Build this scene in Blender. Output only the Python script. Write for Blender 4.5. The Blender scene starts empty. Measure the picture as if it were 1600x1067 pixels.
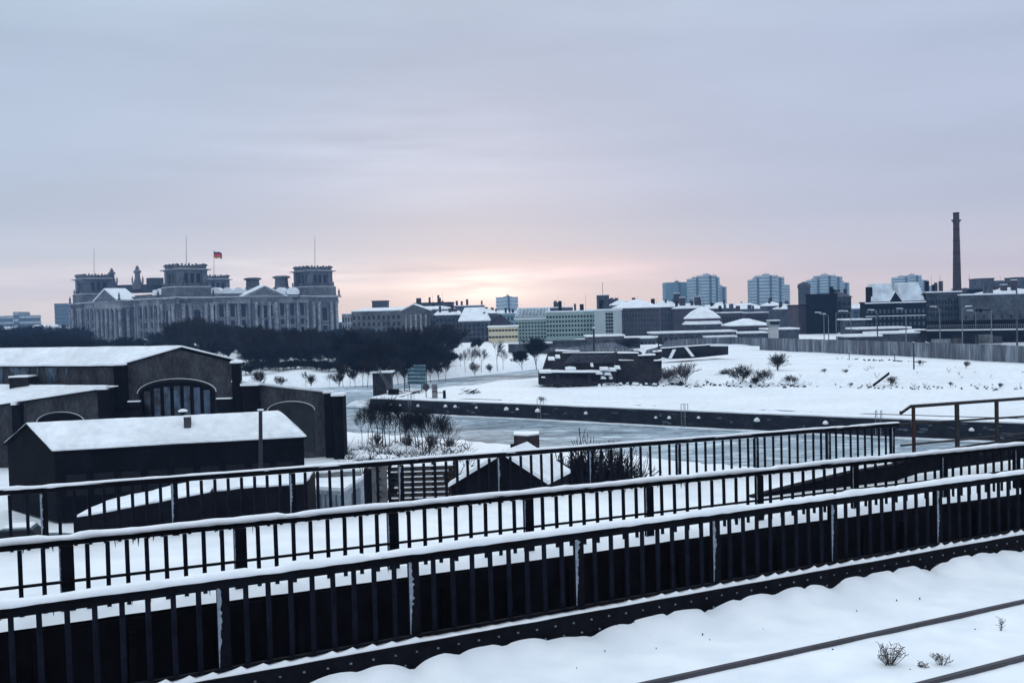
import bpy, math, random
import numpy as np
from mathutils import Vector, Matrix, noise
random.seed(7)
S = bpy.context.scene
R = math.radians
# ------------------------------------------------------------------ camera
EYE = Vector((0, 0, 12.0))
F = 1555.0
PITCH, ROLL = R(-1.72), R(1.5)
cd = bpy.data.cameras.new('camera'); cam = bpy.data.objects.new('camera', cd)
S.collection.objects.link(cam); S.camera = cam
cd.sensor_width = 36.0; cd.lens = F*36/1600; cd.clip_start = 0.1; cd.clip_end = 9000
CM = Matrix.Rotation(math.pi/2+PITCH, 4, 'X') @ Matrix.Rotation(-ROLL, 4, 'Z')
cam.matrix_world = Matrix.Translation(EYE) @ CM
M3 = CM.to_3x3()
def ray(px, py): return M3 @ Vector(((px-800)/F, -(py-533.5)/F, -1.0))
def W(px, py, Y):                      # point seen at a photo pixel, at depth Y
    d = ray(px, py); return EYE + d*(Y/d.y)
def G(px, py, z=0.0):                  # point seen at a photo pixel, on the level z
    d = ray(px, py); return EYE + d*((z-EYE.z)/d.z)
# ------------------------------------------------------------------ world, sun, exposure
SUN_EL, SUN_AZ = R(5.0), R(-2.0)       # low behind the clouds ahead, azimuth from +Y
w = bpy.data.worlds.new('World'); S.world = w; w.use_nodes = True
nt = w.node_tree; nt.nodes.clear()
def N(t, k, **kw):
    n = t.nodes.new(k)
    for a, v in kw.items():
        if a in n.bl_rna.properties.keys(): setattr(n, a, v)
        else: n.inputs[a.replace('_', ' ')].default_value = v
    return n
def ramp(t, stops, interp='LINEAR'):
    r = t.nodes.new('ShaderNodeValToRGB'); cr = r.color_ramp; cr.interpolation = interp
    while len(cr.elements) > 1: cr.elements.remove(cr.elements[-1])
    cr.elements[0].position = stops[0][0]; cr.elements[0].color = (*stops[0][1], 1)
    for p, c in stops[1:]:
        e = cr.elements.new(p); e.color = (*c, 1)
    return r
def build_world():
    L = nt.links.new
    sky = nt.nodes.new('ShaderNodeTexSky'); sky.sky_type = 'NISHITA'; sky.sun_disc = False
    sky.sun_elevation = SUN_EL; sky.sun_rotation = SUN_AZ
    tc = nt.nodes.new('ShaderNodeTexCoord')
    sep = nt.nodes.new('ShaderNodeSeparateXYZ'); L(tc.outputs['Generated'], sep.inputs[0])
    # stretched cloud noise bends the layers a little
    mp = nt.nodes.new('ShaderNodeMapping'); mp.inputs['Scale'].default_value = (1.2, 1.2, 7.0); L(tc.outputs['Generated'], mp.inputs[0])
    n1 = N(nt, 'ShaderNodeTexNoise', Scale=2.0, Detail=4.0, Roughness=0.5); L(mp.outputs[0], n1.inputs['Vector'])
    mp2 = nt.nodes.new('ShaderNodeMapping'); mp2.inputs['Scale'].default_value = (1.5, 1.5, 17.0); L(tc.outputs['Generated'], mp2.inputs[0])
    n2 = N(nt, 'ShaderNodeTexNoise', Scale=3.2, Detail=5.0, Roughness=0.55); L(mp2.outputs[0], n2.inputs['Vector'])
    m1 = N(nt, 'ShaderNodeMath', operation='MULTIPLY_ADD'); L(n1.outputs['Fac'], m1.inputs[0]); m1.inputs[1].default_value = 0.07; L(sep.outputs['Z'], m1.inputs[2])
    m2 = N(nt, 'ShaderNodeMath', operation='SUBTRACT'); L(m1.outputs[0], m2.inputs[0]); m2.inputs[1].default_value = 0.035
    rp = ramp(nt, [(0.0, (0.90, 0.78, 0.73)), (0.025, (0.89, 0.76, 0.74)), (0.042, (0.76, 0.685, 0.725)), (0.062, (0.625, 0.625, 0.715)),
                   (0.09, (0.525, 0.555, 0.685)), (0.15, (0.475, 0.525, 0.672)), (0.24, (0.47, 0.535, 0.69)), (0.34, (0.52, 0.60, 0.74)), (0.6, (0.89, 0.99, 1.14)), (1.0, (1.13, 1.26, 1.42))])
    L(m2.outputs[0], rp.inputs[0])
    # light and dark soft bands in the overcast
    mr = N(nt, 'ShaderNodeMapRange'); L(n1.outputs['Fac'], mr.inputs[0]); mr.inputs[1].default_value = 0.3; mr.inputs[2].default_value = 0.7; mr.inputs[3].default_value = 0.93; mr.inputs[4].default_value = 1.08
    mx = N(nt, 'ShaderNodeMix', data_type='RGBA', blend_type='MULTIPLY'); mx.inputs[0].default_value = 1.0
    L(rp.outputs[0], mx.inputs[6]); L(mr.outputs[0], mx.inputs[7])
    # paler, greener left and towards the top left: thinner cloud there
    sl = N(nt, 'ShaderNodeMapRange'); L(sep.outputs['X'], sl.inputs[0]); sl.inputs[1].default_value = 0.05; sl.inputs[2].default_value = -0.55; sl.inputs[3].default_value = 0.0; sl.inputs[4].default_value = 0.32
    mxl = N(nt, 'ShaderNodeMix', data_type='RGBA', blend_type='MIX'); L(sl.outputs[0], mxl.inputs[0])
    L(mx.outputs[2], mxl.inputs[6])
    sl2 = N(nt, 'ShaderNodeMix', data_type='RGBA', blend_type='MULTIPLY'); sl2.inputs[0].default_value = 1.0; L(mx.outputs[2], sl2.inputs[6]); sl2.inputs[7].default_value = (1.02, 1.22, 1.12, 1)
    L(sl2.outputs[2], mxl.inputs[7])
    # the low sun glowing through gaps of cloud near the skyline
    cur = mxl.outputs[2]
    for (px, py, wx, wz, col, st) in [(748, 450, .060, .015, (1.0, .88, .66), .42), (766, 447, .020, .008, (1, .95, .70), .6), (560, 440, .13, .014, (1.0, .84, .72), .22),
                                      (430, 430, .06, .011, (1, .86, .62), .48), (900, 425, .12, .010, (1.0, .58, .52), .26), (640, 240, .16, .035, (.8, .85, 1.0), .10), (60, 450, .15, .03, (1, .75, .6), .15)]:
        v = ray(px, py).normalized()
        s1 = N(nt, 'ShaderNodeVectorMath', operation='SUBTRACT'); L(tc.outputs['Generated'], s1.inputs[0]); s1.inputs[1].default_value = v
        s2 = N(nt, 'ShaderNodeVectorMath', operation='MULTIPLY'); L(s1.outputs[0], s2.inputs[0]); s2.inputs[1].default_value = (1/wx, 1/wx*.6, 1/wz)
        s3 = N(nt, 'ShaderNodeVectorMath', operation='LENGTH'); L(s2.outputs[0], s3.inputs[0])
        s4 = N(nt, 'ShaderNodeMath', operation='MULTIPLY'); L(s3.outputs['Value'], s4.inputs[0]); L(s3.outputs['Value'], s4.inputs[1])
        s5 = N(nt, 'ShaderNodeMath', operation='MULTIPLY'); L(s4.outputs[0], s5.inputs[0]); s5.inputs[1].default_value = -0.7
        s6 = N(nt, 'ShaderNodeMath', operation='EXPONENT'); L(s5.outputs[0], s6.inputs[0])
        nn = N(nt, 'ShaderNodeMapRange'); L(n2.outputs['Fac'], nn.inputs[0]); nn.inputs[1].default_value = .38; nn.inputs[2].default_value = .62; nn.inputs[3].default_value = .25; nn.inputs[4].default_value = 1.25
        s7 = N(nt, 'ShaderNodeMath', operation='MULTIPLY'); L(s6.outputs[0], s7.inputs[0]); L(nn.outputs[0], s7.inputs[1])
        s8 = N(nt, 'ShaderNodeMath', operation='MULTIPLY'); L(s7.outputs[0], s8.inputs[0]); s8.inputs[1].default_value = st
        a = N(nt, 'ShaderNodeMix', data_type='RGBA', blend_type='ADD'); L(s8.outputs[0], a.inputs[0]); L(cur, a.inputs[6]); a.inputs[7].default_value = (*col, 1)
        cur = a.outputs[2]
    sc = N(nt, 'ShaderNodeMix', data_type='RGBA', blend_type='MULTIPLY'); sc.inputs[0].default_value = 1.0; L(cur, sc.inputs[6]); sc.inputs[7].default_value = (10, 10, 10, 1)
    ov = N(nt, 'ShaderNodeMix', data_type='RGBA', blend_type='MIX'); ov.inputs[0].default_value = 0.95; L(sky.outputs[0], ov.inputs[6]); L(sc.outputs[2], ov.inputs[7])
    bg = nt.nodes.new('ShaderNodeBackground'); bg.inputs['Strength'].default_value = 0.1; L(ov.outputs[2], bg.inputs['Color'])
    out = nt.nodes.new('ShaderNodeOutputWorld'); L(bg.outputs[0], out.inputs['Surface'])
build_world()
sd = bpy.data.lights.new('sun', 'SUN'); sd.energy = 0.5; sd.angle = R(14); sd.color = (1, .82, .66)
so = bpy.data.objects.new('sun', sd); S.collection.objects.link(so)
so.rotation_euler = (math.pi/2-SUN_EL+math.pi, 0, -SUN_AZ)
sv = Vector((math.sin(SUN_AZ)*math.cos(SUN_EL), math.cos(SUN_AZ)*math.cos(SUN_EL), math.sin(SUN_EL)))
so.rotation_euler = (-sv).to_track_quat('-Z', 'Y').to_euler()
S.view_settings.view_transform = 'Standard'; S.view_settings.look = 'None'
S.view_settings.exposure = 0.1; S.view_settings.gamma = 1.0
S.cycles.max_bounces = 5; S.cycles.volume_bounces = 0

# ------------------------------------------------------------------ materials
MATS = {}
def mat(name, col, rough=.85, var=.25, scale=.5, col2=None, bump=0.0, bscale=None, spec=.3, stretch=(1, 1, 1), fine=0.0):
    if name in MATS: return MATS[name]
    m = bpy.data.materials.new(name); m.use_nodes = True; t = m.node_tree; L = t.links.new
    b = t.nodes['Principled BSDF']; b.inputs['Roughness'].default_value = rough
    b.inputs['Specular IOR Level'].default_value = spec
    tc = t.nodes.new('ShaderNodeNewGeometry'); mp = t.nodes.new('ShaderNodeMapping'); mp.inputs['Scale'].default_value = stretch
    L(tc.outputs['Position'], mp.inputs[0])
    n = N(t, 'ShaderNodeTexNoise', Scale=scale, Detail=6.0, Roughness=.62); L(mp.outputs[0], n.inputs['Vector'])
    c2 = col2 or tuple(max(0, c*(1-var)) for c in col); c1 = col if col2 else tuple(min(1, c*(1+var)) for c in col)
    r = ramp(t, [(.36, c2), (.64, c1)]); L(n.outputs['Fac'], r.inputs[0])
    out = r.outputs[0]
    if fine:
        n3 = N(t, 'ShaderNodeTexNoise', Scale=fine, Detail=2.0); L(mp.outputs[0], n3.inputs['Vector'])
        r3 = ramp(t, [(.35, (.7, .7, .7)), (.65, (1.25, 1.25, 1.25))]); L(n3.outputs['Fac'], r3.inputs[0])
        q = N(t, 'ShaderNodeMix', data_type='RGBA', blend_type='MULTIPLY'); q.inputs[0].default_value = 1; L(out, q.inputs[6]); L(r3.outputs[0], q.inputs[7]); out = q.outputs[2]
    L(out, b.inputs['Base Color'])
    if bump:
        n2 = N(t, 'ShaderNodeTexNoise', Scale=bscale or scale*3, Detail=5.0); L(mp.outputs[0], n2.inputs['Vector'])
        bp = N(t, 'ShaderNodeBump', Strength=.6, Distance=bump); L(n2.outputs['Fac'], bp.inputs['Height']); L(bp.outputs[0], b.inputs['Normal'])
    MATS[name] = m; return m
SNOW = mat('snow', (.83, .865, .895), .7, .05, .08, bump=.12, bscale=.5, fine=1.3, spec=.2)
MATS['snow'].node_tree.nodes['Principled BSDF'].inputs['Roughness'].default_value = .75
def snow_fix(m, lo, hi):
    for n in m.node_tree.nodes:
        if n.type == 'VALTORGB' and abs(n.color_ramp.elements[0].color[0]-.7) < .01:
            n.color_ramp.elements[0].color = (*lo, 1); n.color_ramp.elements[1].color = (*hi, 1)
snow_fix(SNOW, (.90, .91, .92), (1.03, 1.02, 1.01))
t_ = SNOW.node_tree; b0 = [n for n in t_.nodes if n.type == 'BUMP'][0]; g0 = [n for n in t_.nodes if n.type == 'MAPPING'][0]
n9 = N(t_, 'ShaderNodeTexNoise', Scale=16.0, Detail=5.0, Roughness=.7); t_.links.new(g0.outputs[0], n9.inputs['Vector'])
b9 = N(t_, 'ShaderNodeBump', Strength=.55, Distance=.010); t_.links.new(n9.outputs['Fac'], b9.inputs['Height']); t_.links.new(b0.outputs[0], b9.inputs['Normal']); t_.links.new(b9.outputs[0], t_.nodes['Principled BSDF'].inputs['Normal'])
ROOFSNOW = mat('roof_snow', (.80, .83, .86), .75, .10, .35, bump=.05, bscale=1.5, fine=2.0)
snow_fix(ROOFSNOW, (.90, .91, .92), (1.02, 1.02, 1.02))
FARSNOW = mat('far_snow', (.72, .76, .80), .8, .16, .05)
CAPSNOW = mat('cap_snow', (.80, .83, .86), .7, .04, 3.0, bump=.012, bscale=22)
IRON = mat('black_iron', (.0045, .005, .008), .8, .45, 3.0, bump=.003, bscale=40, spec=.06)
IRON2 = mat('bar_iron', (.006, .0075, .015), .8, .4, 6.0, spec=.06)
DARKBRICK = mat('dark_brick', (.010, .010, .013), .9, .4, 1.2, fine=7.0)
HALLBRICK = mat('hall_brick', (.040, .042, .050), .9, .45, .9, stretch=(1, 1, .45), fine=5.0, bump=.03, bscale=8)
BLACKWALL = mat('sooty_wall', (.0045, .0045, .007), .9, .5, .6, fine=4, spec=.08)
STONE = mat('sooty_stone', (.098, .102, .112), .85, .45, .12, fine=.9)
STONEL = mat('pale_stone', (.21, .215, .23), .85, .4, .16, fine=.9)
GLASS = mat('dark_glass', (.004, .005, .009), .5, .4, .3, spec=.2)
GLASSB = mat('pane_glass', (.03, .045, .06), .3, .6, .4, spec=.5)
TREEB = mat('bare_bark', (.006, .006, .010), .95, .3, 1)
TREEG = mat('twig_bark', (.05, .042, .042), .95, .3, 1)
CONC = mat('old_concrete', (.19, .20, .21), .9, .25, .25, fine=2.0, stretch=(1, 1, .2))
WALLC = mat('wall_concrete', (.17, .165, .16), .9, .3, .45, fine=2.0, stretch=(1.2, 1.2, .12))
GREENW = mat('pale_green_render', (.26, .35, .34), .9, .12, .1)
BRICKR = mat('brown_brick', (.044, .036, .046), .9, .3, .3)
GREYB = mat('grey_brick', (.052, .058, .074), .9, .3, .25, fine=1.0)
TEALW = mat('teal_haze_panel', (.15, .24, .27), .8, .1, .1)  # teal of the distance haze put into the panel colour
WHITEW = mat('white_panel', (.44, .51, .53), .8, .1, .1)  # pale panel, haze tint mixed into its colour
YELLOWW = mat('yellow_render', (.58, .52, .36), .85, .08, .2)
RUST = mat('rust', (.034, .014, .012), .9, .4, 3)

# ------------------------------------------------------------------ mesh building
ORG = {}
COL = S.collection
class MB:
    def __init__(s): s.v = []; s.f = []
    def add(s, vs, fs):
        o = len(s.v); s.v += [tuple(v) for v in vs]; s.f += [tuple(i+o for i in f) for f in fs]; return s
    def hexa(s, b, t):                  # bottom ring, top ring (same count)
        n = len(b); vs = list(b)+list(t)
        fs = [tuple(reversed(range(n))), tuple(range(n, 2*n))]+[(i, (i+1) % n, n+(i+1) % n, n+i) for i in range(n)]
        return s.add(vs, fs)
    def box(s, c, u, a, b, h):          # c base centre, u direction, a length along u, b depth, h height
        c = Vector(c); u = Vector((u[0], u[1], 0)).normalized(); v = Vector((-u.y, u.x, 0))
        r = [c-u*a/2-v*b/2, c+u*a/2-v*b/2, c+u*a/2+v*b/2, c-u*a/2+v*b/2]
        return s.hexa(r, [p+Vector((0, 0, h)) for p in r])
    def prism(s, ring, h, dz=0):        # ring ccw at its z, extruded up
        r = [Vector(p)+Vector((0, 0, dz)) for p in ring]
        return s.hexa(r, [p+Vector((0, 0, h)) for p in r])
    def slab(s, pts, th):               # any planar polygon given thickness upward
        r = [Vector(p) for p in pts]
        return s.hexa(r, [p+Vector((0, 0, th)) for p in r])
    def tube(s, p, q, r1, r2=None, n=6, cap=True):
        p = Vector(p); q = Vector(q); r2 = r1 if r2 is None else r2
        d = (q-p)
        if d.length < 1e-6: return s
        d.normalize(); a = d.orthogonal().normalized(); b = d.cross(a)
        A = [p+(a*math.cos(2*math.pi*i/n)+b*math.sin(2*math.pi*i/n))*r1 for i in range(n)]
        B = [q+(a*math.cos(2*math.pi*i/n)+b*math.sin(2*math.pi*i/n))*r2 for i in range(n)]
        fs = [(i, (i+1) % n, n+(i+1) % n, n+i) for i in range(n)]
        if cap: fs += [tuple(reversed(range(n))), tuple(range(n, 2*n))]
        return s.add(A+B, fs)
    def lathe(s, c, prof, n=12):        # prof list of (r,z)
        c = Vector(c); vs = []; fs = []
        for r, z in prof:
            for i in range(n): vs.append(c+Vector((r*math.cos(2*math.pi*i/n), r*math.sin(2*math.pi*i/n), z)))
        for k in range(len(prof)-1):
            for i in range(n): fs.append((k*n+i, k*n+(i+1) % n, (k+1)*n+(i+1) % n, (k+1)*n+i))
        fs += [tuple(reversed(range(n))), tuple(range((len(prof)-1)*n, len(prof)*n))]
        return s.add(vs, fs)
    def build(s, name, m, parent=None, smooth=False, loc=None):
        me = bpy.data.meshes.new(name)
        pl = ORG.get(parent.name, Vector((0, 0, 0))) if parent else Vector((0, 0, 0))
        o_loc = Vector(loc) if loc is not None else (pl.copy() if parent else (Vector(s.v[0]) if s.v else Vector()))
        me.from_pydata([tuple(Vector(v)-o_loc) for v in s.v], [], s.f)
        me.materials.append(m); me.validate()
        if smooth: me.polygons.foreach_set('use_smooth', [True]*len(me.polygons))
        o = bpy.data.objects.new(name, me); COL.objects.link(o)
        if parent: o.parent = parent; o.location = o_loc-pl
        else: o.location = o_loc
        ORG[o.name] = o_loc
        return o
def tag(o, label=None, cat=None, group=None, kind=None):
    if label: o['label'] = label
    if cat: o['category'] = cat
    if group: o['group'] = group
    if kind: o['kind'] = kind
    return o
def empty(name, loc, label, cat, group=None):
    o = bpy.data.objects.new(name, None); COL.objects.link(o); o.location = loc; o.empty_display_size = .5
    ORG[o.name] = Vector(loc); return tag(o, label, cat, group)
def copy_tree(o, loc=None, rz=None, scale=None, label=None, group=None):
    c = o.copy(); COL.objects.link(c)
    if loc is not None: c.location = loc
    if rz is not None: c.rotation_euler = (0, 0, rz)
    if scale is not None: c.scale = scale if hasattr(scale, '__len__') else (scale,)*3
    if label: c['label'] = label
    if group: c['group'] = group
    for ch in o.children:
        k = ch.copy(); COL.objects.link(k); k.parent = c
        for g in ch.children:
            q = g.copy(); COL.objects.link(q); q.parent = k
    return c
Z = Vector((0, 0, 1))
WZ = -2.0                               # water level
def nz(x, y, s=1.0, seed=0.0): return noise.noise(Vector((x*s, y*s, seed)))

# ------------------------------------------------------------------ terrain
QP = [G(578, 622), G(700, 627), G(800, 630.5), G(1100, 643), G(1330, 652), G(1600, 661)]
qa, qb = QP[3], QP[5]
qend = qb + (qb-qa).normalized()*260
far = [(-320, 196), (-90, 196), tuple(G(500, 606, WZ).xy), tuple(G(560, 603, WZ).xy), tuple(G(640, 598, WZ).xy), tuple(G(700, 592, WZ).xy), tuple(G(770, 585, WZ).xy), tuple(G(840, 577, WZ).xy), (40, 262)]
back = [(46, 232), (20, 196), tuple(G(838, 590, -.3).xy), tuple(G(760, 597, -.3).xy), tuple(G(690, 604.5, -.3).xy), tuple(G(630, 611, -.3).xy)]
quay = [tuple(p.xy) for p in QP]+[tuple(qend.xy)]
near = [(qend.x+20, qend.y-60), (160, -20), (90, 26), (45, 58), (16, 80), (5, 90), (-6, 99), (-15, 106), (-24, 110), (-34, 114), (-60, 118), (-320, 122)]
WP = far+back+quay+near
def poly_sd(px, py, poly):
    P = np.array(poly, float); n = len(P); best = np.full(px.shape, 1e18); ins = np.zeros(px.shape, bool)
    for i in range(n):
        a = P[i]; b = P[(i+1) % n]; e = b-a; wx = px-a[0]; wy = py-a[1]
        t = np.clip((wx*e[0]+wy*e[1])/(e@e), 0, 1); dx = wx-t*e[0]; dy = wy-t*e[1]; best = np.minimum(best, dx*dx+dy*dy)
        c = ((a[1] <= py) & (b[1] > py)) | ((b[1] <= py) & (a[1] > py))
        xi = a[0]+(py-a[1])/(b[1]-a[1]+1e-12)*e[0]; ins ^= c & (px < xi)
    d = np.sqrt(best); return np.where(ins, -d, d)
EA, EB = G(985, 601), G(1600, 609)
en = Vector((-(EB-EA).y, (EB-EA).x, 0)).normalized()
if en.y < 0: en = -en
def h_field(X, Y):
    d = poly_sd(X, Y, WP)
    h = np.where(d > 0, np.minimum(0, -2.35+d*.75), np.maximum(-4.5, -2.35+d*.8))
    fb = (Y > 188) & (d > 0) & (X < 42)
    h = np.where(fb, h+np.clip((d-3)*.05, 0, 1.9)*np.clip((300-Y)/120+1, 0, 1)*np.clip(1-(X-5)/30, .45, 1), h)
    ed = (X-EA.x)*en.x+(Y-EA.y)*en.y
    k = np.clip(ed/16, 0, 1); k = k*k*(3-2*k)
    xm = np.clip((X-14)/10, 0, 1)
    h = np.where(d > 0, h+k*xm*(1.25+.0*X), h)
    return h
def hz(x, y): return float(h_field(np.array([float(x)]), np.array([float(y)]))[0])
def axis(rs):
    out = []
    for a, b, s in rs: out += list(np.arange(a, b, s))
    return np.array(out+[rs[-1][1]])
xs = axis([(-1500, -500, 125), (-500, -160, 12), (-160, 140, 1.6), (140, 500, 12), (500, 1500, 125)])
ys = axis([(-400, -20, 20), (-20, 300, 1.6), (300, 700, 10), (700, 1600, 100)])
GX, GY = np.meshgrid(xs, ys)
H = h_field(GX, GY)
jit = np.array([[nz(x, y, .09)*.22+nz(x, y, .35, 4)*.08 for x in xs] for y in ys])
H = H+jit*(np.abs(GX) < 900)*np.where(H > -1, 1, .6)
nx, ny = len(xs), len(ys)
me = bpy.data.meshes.new('ground')
idx = np.arange(nx*ny).reshape(ny, nx)
fs = np.stack([idx[:-1, :-1], idx[:-1, 1:], idx[1:, 1:], idx[1:, :-1]], -1).reshape(-1, 4)
me.from_pydata(np.stack([GX, GY, H], -1).reshape(-1, 3).tolist(), [], fs.tolist())
me.polygons.foreach_set('use_smooth', [True]*len(me.polygons)); me.materials.append(SNOW)
o = bpy.data.objects.new('ground', me); COL.objects.link(o); tag(o, kind='structure')

def ice_material():
    m = bpy.data.materials.new('river_ice'); m.use_nodes = True; t = m.node_tree; L = t.links.new
    b = t.nodes['Principled BSDF']; g = t.nodes.new('ShaderNodeNewGeometry')
    def mapped(rot, sc):
        mp = t.nodes.new('ShaderNodeMapping'); mp.inputs['Rotation'].default_value = (0, 0, R(rot)); mp.inputs['Scale'].default_value = (*sc, 1); L(g.outputs['Position'], mp.inputs[0]); return mp
    def mul(a, b_, f=1.0):
        q = N(t, 'ShaderNodeMix', data_type='RGBA', blend_type='MULTIPLY'); q.inputs[0].default_value = f; L(a, q.inputs[6]); L(b_, q.inputs[7]); return q.outputs[2]
    A = mapped(25, (.5, 1.0))
    n = N(t, 'ShaderNodeTexNoise', Scale=.07, Detail=7.0, Roughness=.6, Distortion=.6); L(A.outputs[0], n.inputs['Vector'])
    base = ramp(t, [(.33, (.06, .09, .11)), (.42, (.22, .28, .32)), (.50, (.38, .45, .49)), (.55, (.28, .35, .40)), (.62, (.52, .60, .64))]); L(n.outputs['Fac'], base.inputs[0])
    v = N(t, 'ShaderNodeTexVoronoi', feature='F1', Scale=.9, Randomness=1.0); L(A.outputs[0], v.inputs['Vector'])     # pancake floes, each its own grey
    vs = N(t, 'ShaderNodeSeparateColor'); L(v.outputs['Color'], vs.inputs[0])
    fl = ramp(t, [(0, (.55, .57, .6)), (.5, (.95, .96, .97)), (.8, (1.15, 1.15, 1.15)), (1, (1.7, 1.68, 1.65))]); L(vs.outputs[0], fl.inputs[0])
    e = N(t, 'ShaderNodeTexVoronoi', feature='DISTANCE_TO_EDGE', Scale=.9); L(A.outputs[0], e.inputs['Vector'])
    er = ramp(t, [(.0, (.35, .38, .42)), (.10, (1, 1, 1))]); L(e.outputs['Distance'], er.inputs[0])
    B = mapped(18, (.35, 1.6)); n2 = N(t, 'ShaderNodeTexNoise', Scale=.9, Detail=8.0, Roughness=.75); L(B.outputs[0], n2.inputs['Vector'])
    fr = ramp(t, [(.34, (.35, .38, .42)), (.47, (.9, .92, .94)), (.56, (1.2, 1.2, 1.2)), (.66, (2.1, 2.0, 1.95))]); L(n2.outputs['Fac'], fr.inputs[0])
    c = mul(mul(mul(base.outputs[0], fl.outputs[0], .7), er.outputs[0], .7), fr.outputs[0], .85); L(c, b.inputs['Base Color'])
    # long open cracks and snowy sheets
    b.inputs['Roughness'].default_value = .62; b.inputs['Specular IOR Level'].default_value = .35
    bp = N(t, 'ShaderNodeBump', Strength=.5, Distance=.12); L(n2.outputs['Fac'], bp.inputs['Height']); L(bp.outputs[0], b.inputs['Normal'])
    return m
ICE = ice_material()
MB().add([(-330, -150, WZ), (420, -150, WZ), (420, 300, WZ), (-330, 300, WZ)], [(0, 1, 2, 3)]).build('water', ICE)
tag(bpy.data.objects['water'], kind='structure')

# quay wall with its strip of snowy coping
def quay_wall():
    root = empty('quay_wall', QP[0], 'long dark stone quay wall edging the snow field above the icy harbour', 'quay wall')
    pts = [Vector((p[0], p[1], 0)) for p in quay]
    left = [Vector((*back[-1], 0)), pts[0]]
    line = left+pts[1:]
    mb = MB(); cp = MB(); ic = MB()
    def off(i, dist):
        a = line[max(0, i-1)]; b = line[min(len(line)-1, i+1)]; t = (b-a).normalized(); return line[i]+Vector((-t.y, t.x, 0))*dist
    for i in range(len(line)-1):
        a, b = line[i], line[i+1]; a2, b2 = off(i, 5), off(i+1, 5)
        mb.hexa([a-Z*3.2, b-Z*3.2, b2-Z*3.2, a2-Z*3.2], [a-Z*.06, b-Z*.06, b2-Z*.06, a2-Z*.06])
    # snow on the top, wavy edge
    for i in range(len(line)-1):
        a, b = line[i], line[i+1]; n = max(2, int((b-a).length/1.5))
        for k in range(n):
            p = a.lerp(b, k/n); q = a.lerp(b, (k+1)/n); P2 = off(i, 7).lerp(off(i+1, 7), k/n); Q2 = off(i, 7).lerp(off(i+1, 7), (k+1)/n)
            e0 = .1+.25*nz(p.x, p.y, .4, 9); e1 = .1+.25*nz(q.x, q.y, .4, 9)
            di = (P2-p).normalized(); dj = (Q2-q).normalized()
            p = p+di*e0; q = q+dj*e1
            cp.hexa([p-Z*.06, q-Z*.06, Q2-Z*.3, P2-Z*.3], [p+Z*.07, q+Z*.07, Q2-Z*.2+Z*.05, P2-Z*.2+Z*.05])
            if i >= 1:      # ice shelf along the foot of the wall
                o1 = (.35+.5*abs(nz(p.x, p.y, .3, 3))); o2 = (.35+.5*abs(nz(q.x, q.y, .3, 3)))
                ic.hexa([p+Z*(WZ-.1)-di*o1, q+Z*(WZ-.1)-dj*o2, q+Z*(WZ-.1), p+Z*(WZ-.1)], [p+Z*(WZ+.12)-di*o1*.8, q+Z*(WZ+.12)-dj*o2*.8, q+Z*(WZ+.2), p+Z*(WZ+.2)])
    mb.build('stone_face', mat('quay_stone', (.011, .013, .020), .85, .5, .8, fine=3.0, stretch=(1, 1, 2)), root)
    cp.build('snow_coping', SNOW, root); ic.build('ice_shelf', ROOFSNOW, root)
    # iron mooring niches with snow in them, ladders
    def on(px):
        best = None
        for i in range(len(QP)-1):
            a, b = QP[i], QP[i+1]
            d = ray(px, 640); k = d.x/d.y
            den = (b.x-a.x)-k*(b.y-a.y); u = (k*a.y-a.x)/den if abs(den) > 1e-9 else -1
            if -.01 <= u <= 1.01:
                t = (b-a).normalized(); return a.lerp(b, u), t
        return None
    for px in (612, 626, 654, 697, 712, 745, 792, 809, 841, 916, 1025, 1046, 1092, 1183, 1290, 1518):
        r = on(px)
        if not r: continue
        p, t = r; n = Vector((t.y, -t.x, 0))
        c = p+n*.1-Z*(.75+random.random()*.25); s = random.uniform(.2, .42)
        m = MB(); vs = []
        m.lathe(c, [(s*.2, -.2*s), (s, 0), (s*.9, s*.5), (s*.5, s*.9), (.05, s*1.1)], 7)
        m.build('mooring_niche', ROOFSNOW, root, smooth=True)
    rq = random.Random(6)
    for k in range(60):
        px = rq.uniform(585, 1580); r = on(px)
        if not r: continue
        p, t = r; n = Vector((t.y, -t.x, 0)); z_ = -rq.uniform(.12, 1.7); L_ = rq.uniform(.2, 1.6); h_ = rq.uniform(.05, .28); c = p+n*.015+Z*z_; m = MB(); pts = []
        for q in range(9): a = 2*math.pi*q/9; pts.append(c+t*(math.cos(a)*L_/2*rq.uniform(.5, 1.1))+Z*(math.sin(a)*h_/2*rq.uniform(.5, 1.2)))
        o_ = n*.02; m.add([x-o_ for x in pts]+[x+o_ for x in pts], [tuple(range(9)), tuple(reversed(range(9, 18)))]+[(q, (q+1) % 9, 9+(q+1) % 9, 9+q) for q in range(9)]); m.build('frost_patch', mat('quay_frost', (.09, .11, .14), .8, .5, 3), root)
    for px in (641, 843, 1068, 1372):
        p, t = on(px); n = Vector((t.y, -t.x, 0)); m = MB()
        for s in (-.25, .25):
            m.tube(p+n*.12+t*s-Z*2, p+n*.12+t*s+Z*.75, .035, n=5); m.tube(p+n*.12+t*s+Z*.75, p-n*.6+t*s+Z*.75, .035, n=5); m.tube(p-n*.6+t*s+Z*.75, p-n*.6+t*s, .035, n=5)
        for k in range(9): m.tube(p+n*.12-t*.25-Z*(.1+k*.22), p+n*.12+t*.25-Z*(.1+k*.22), .025, n=4)
        m.build('ladder', CONC, root)
quay_wall()

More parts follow.
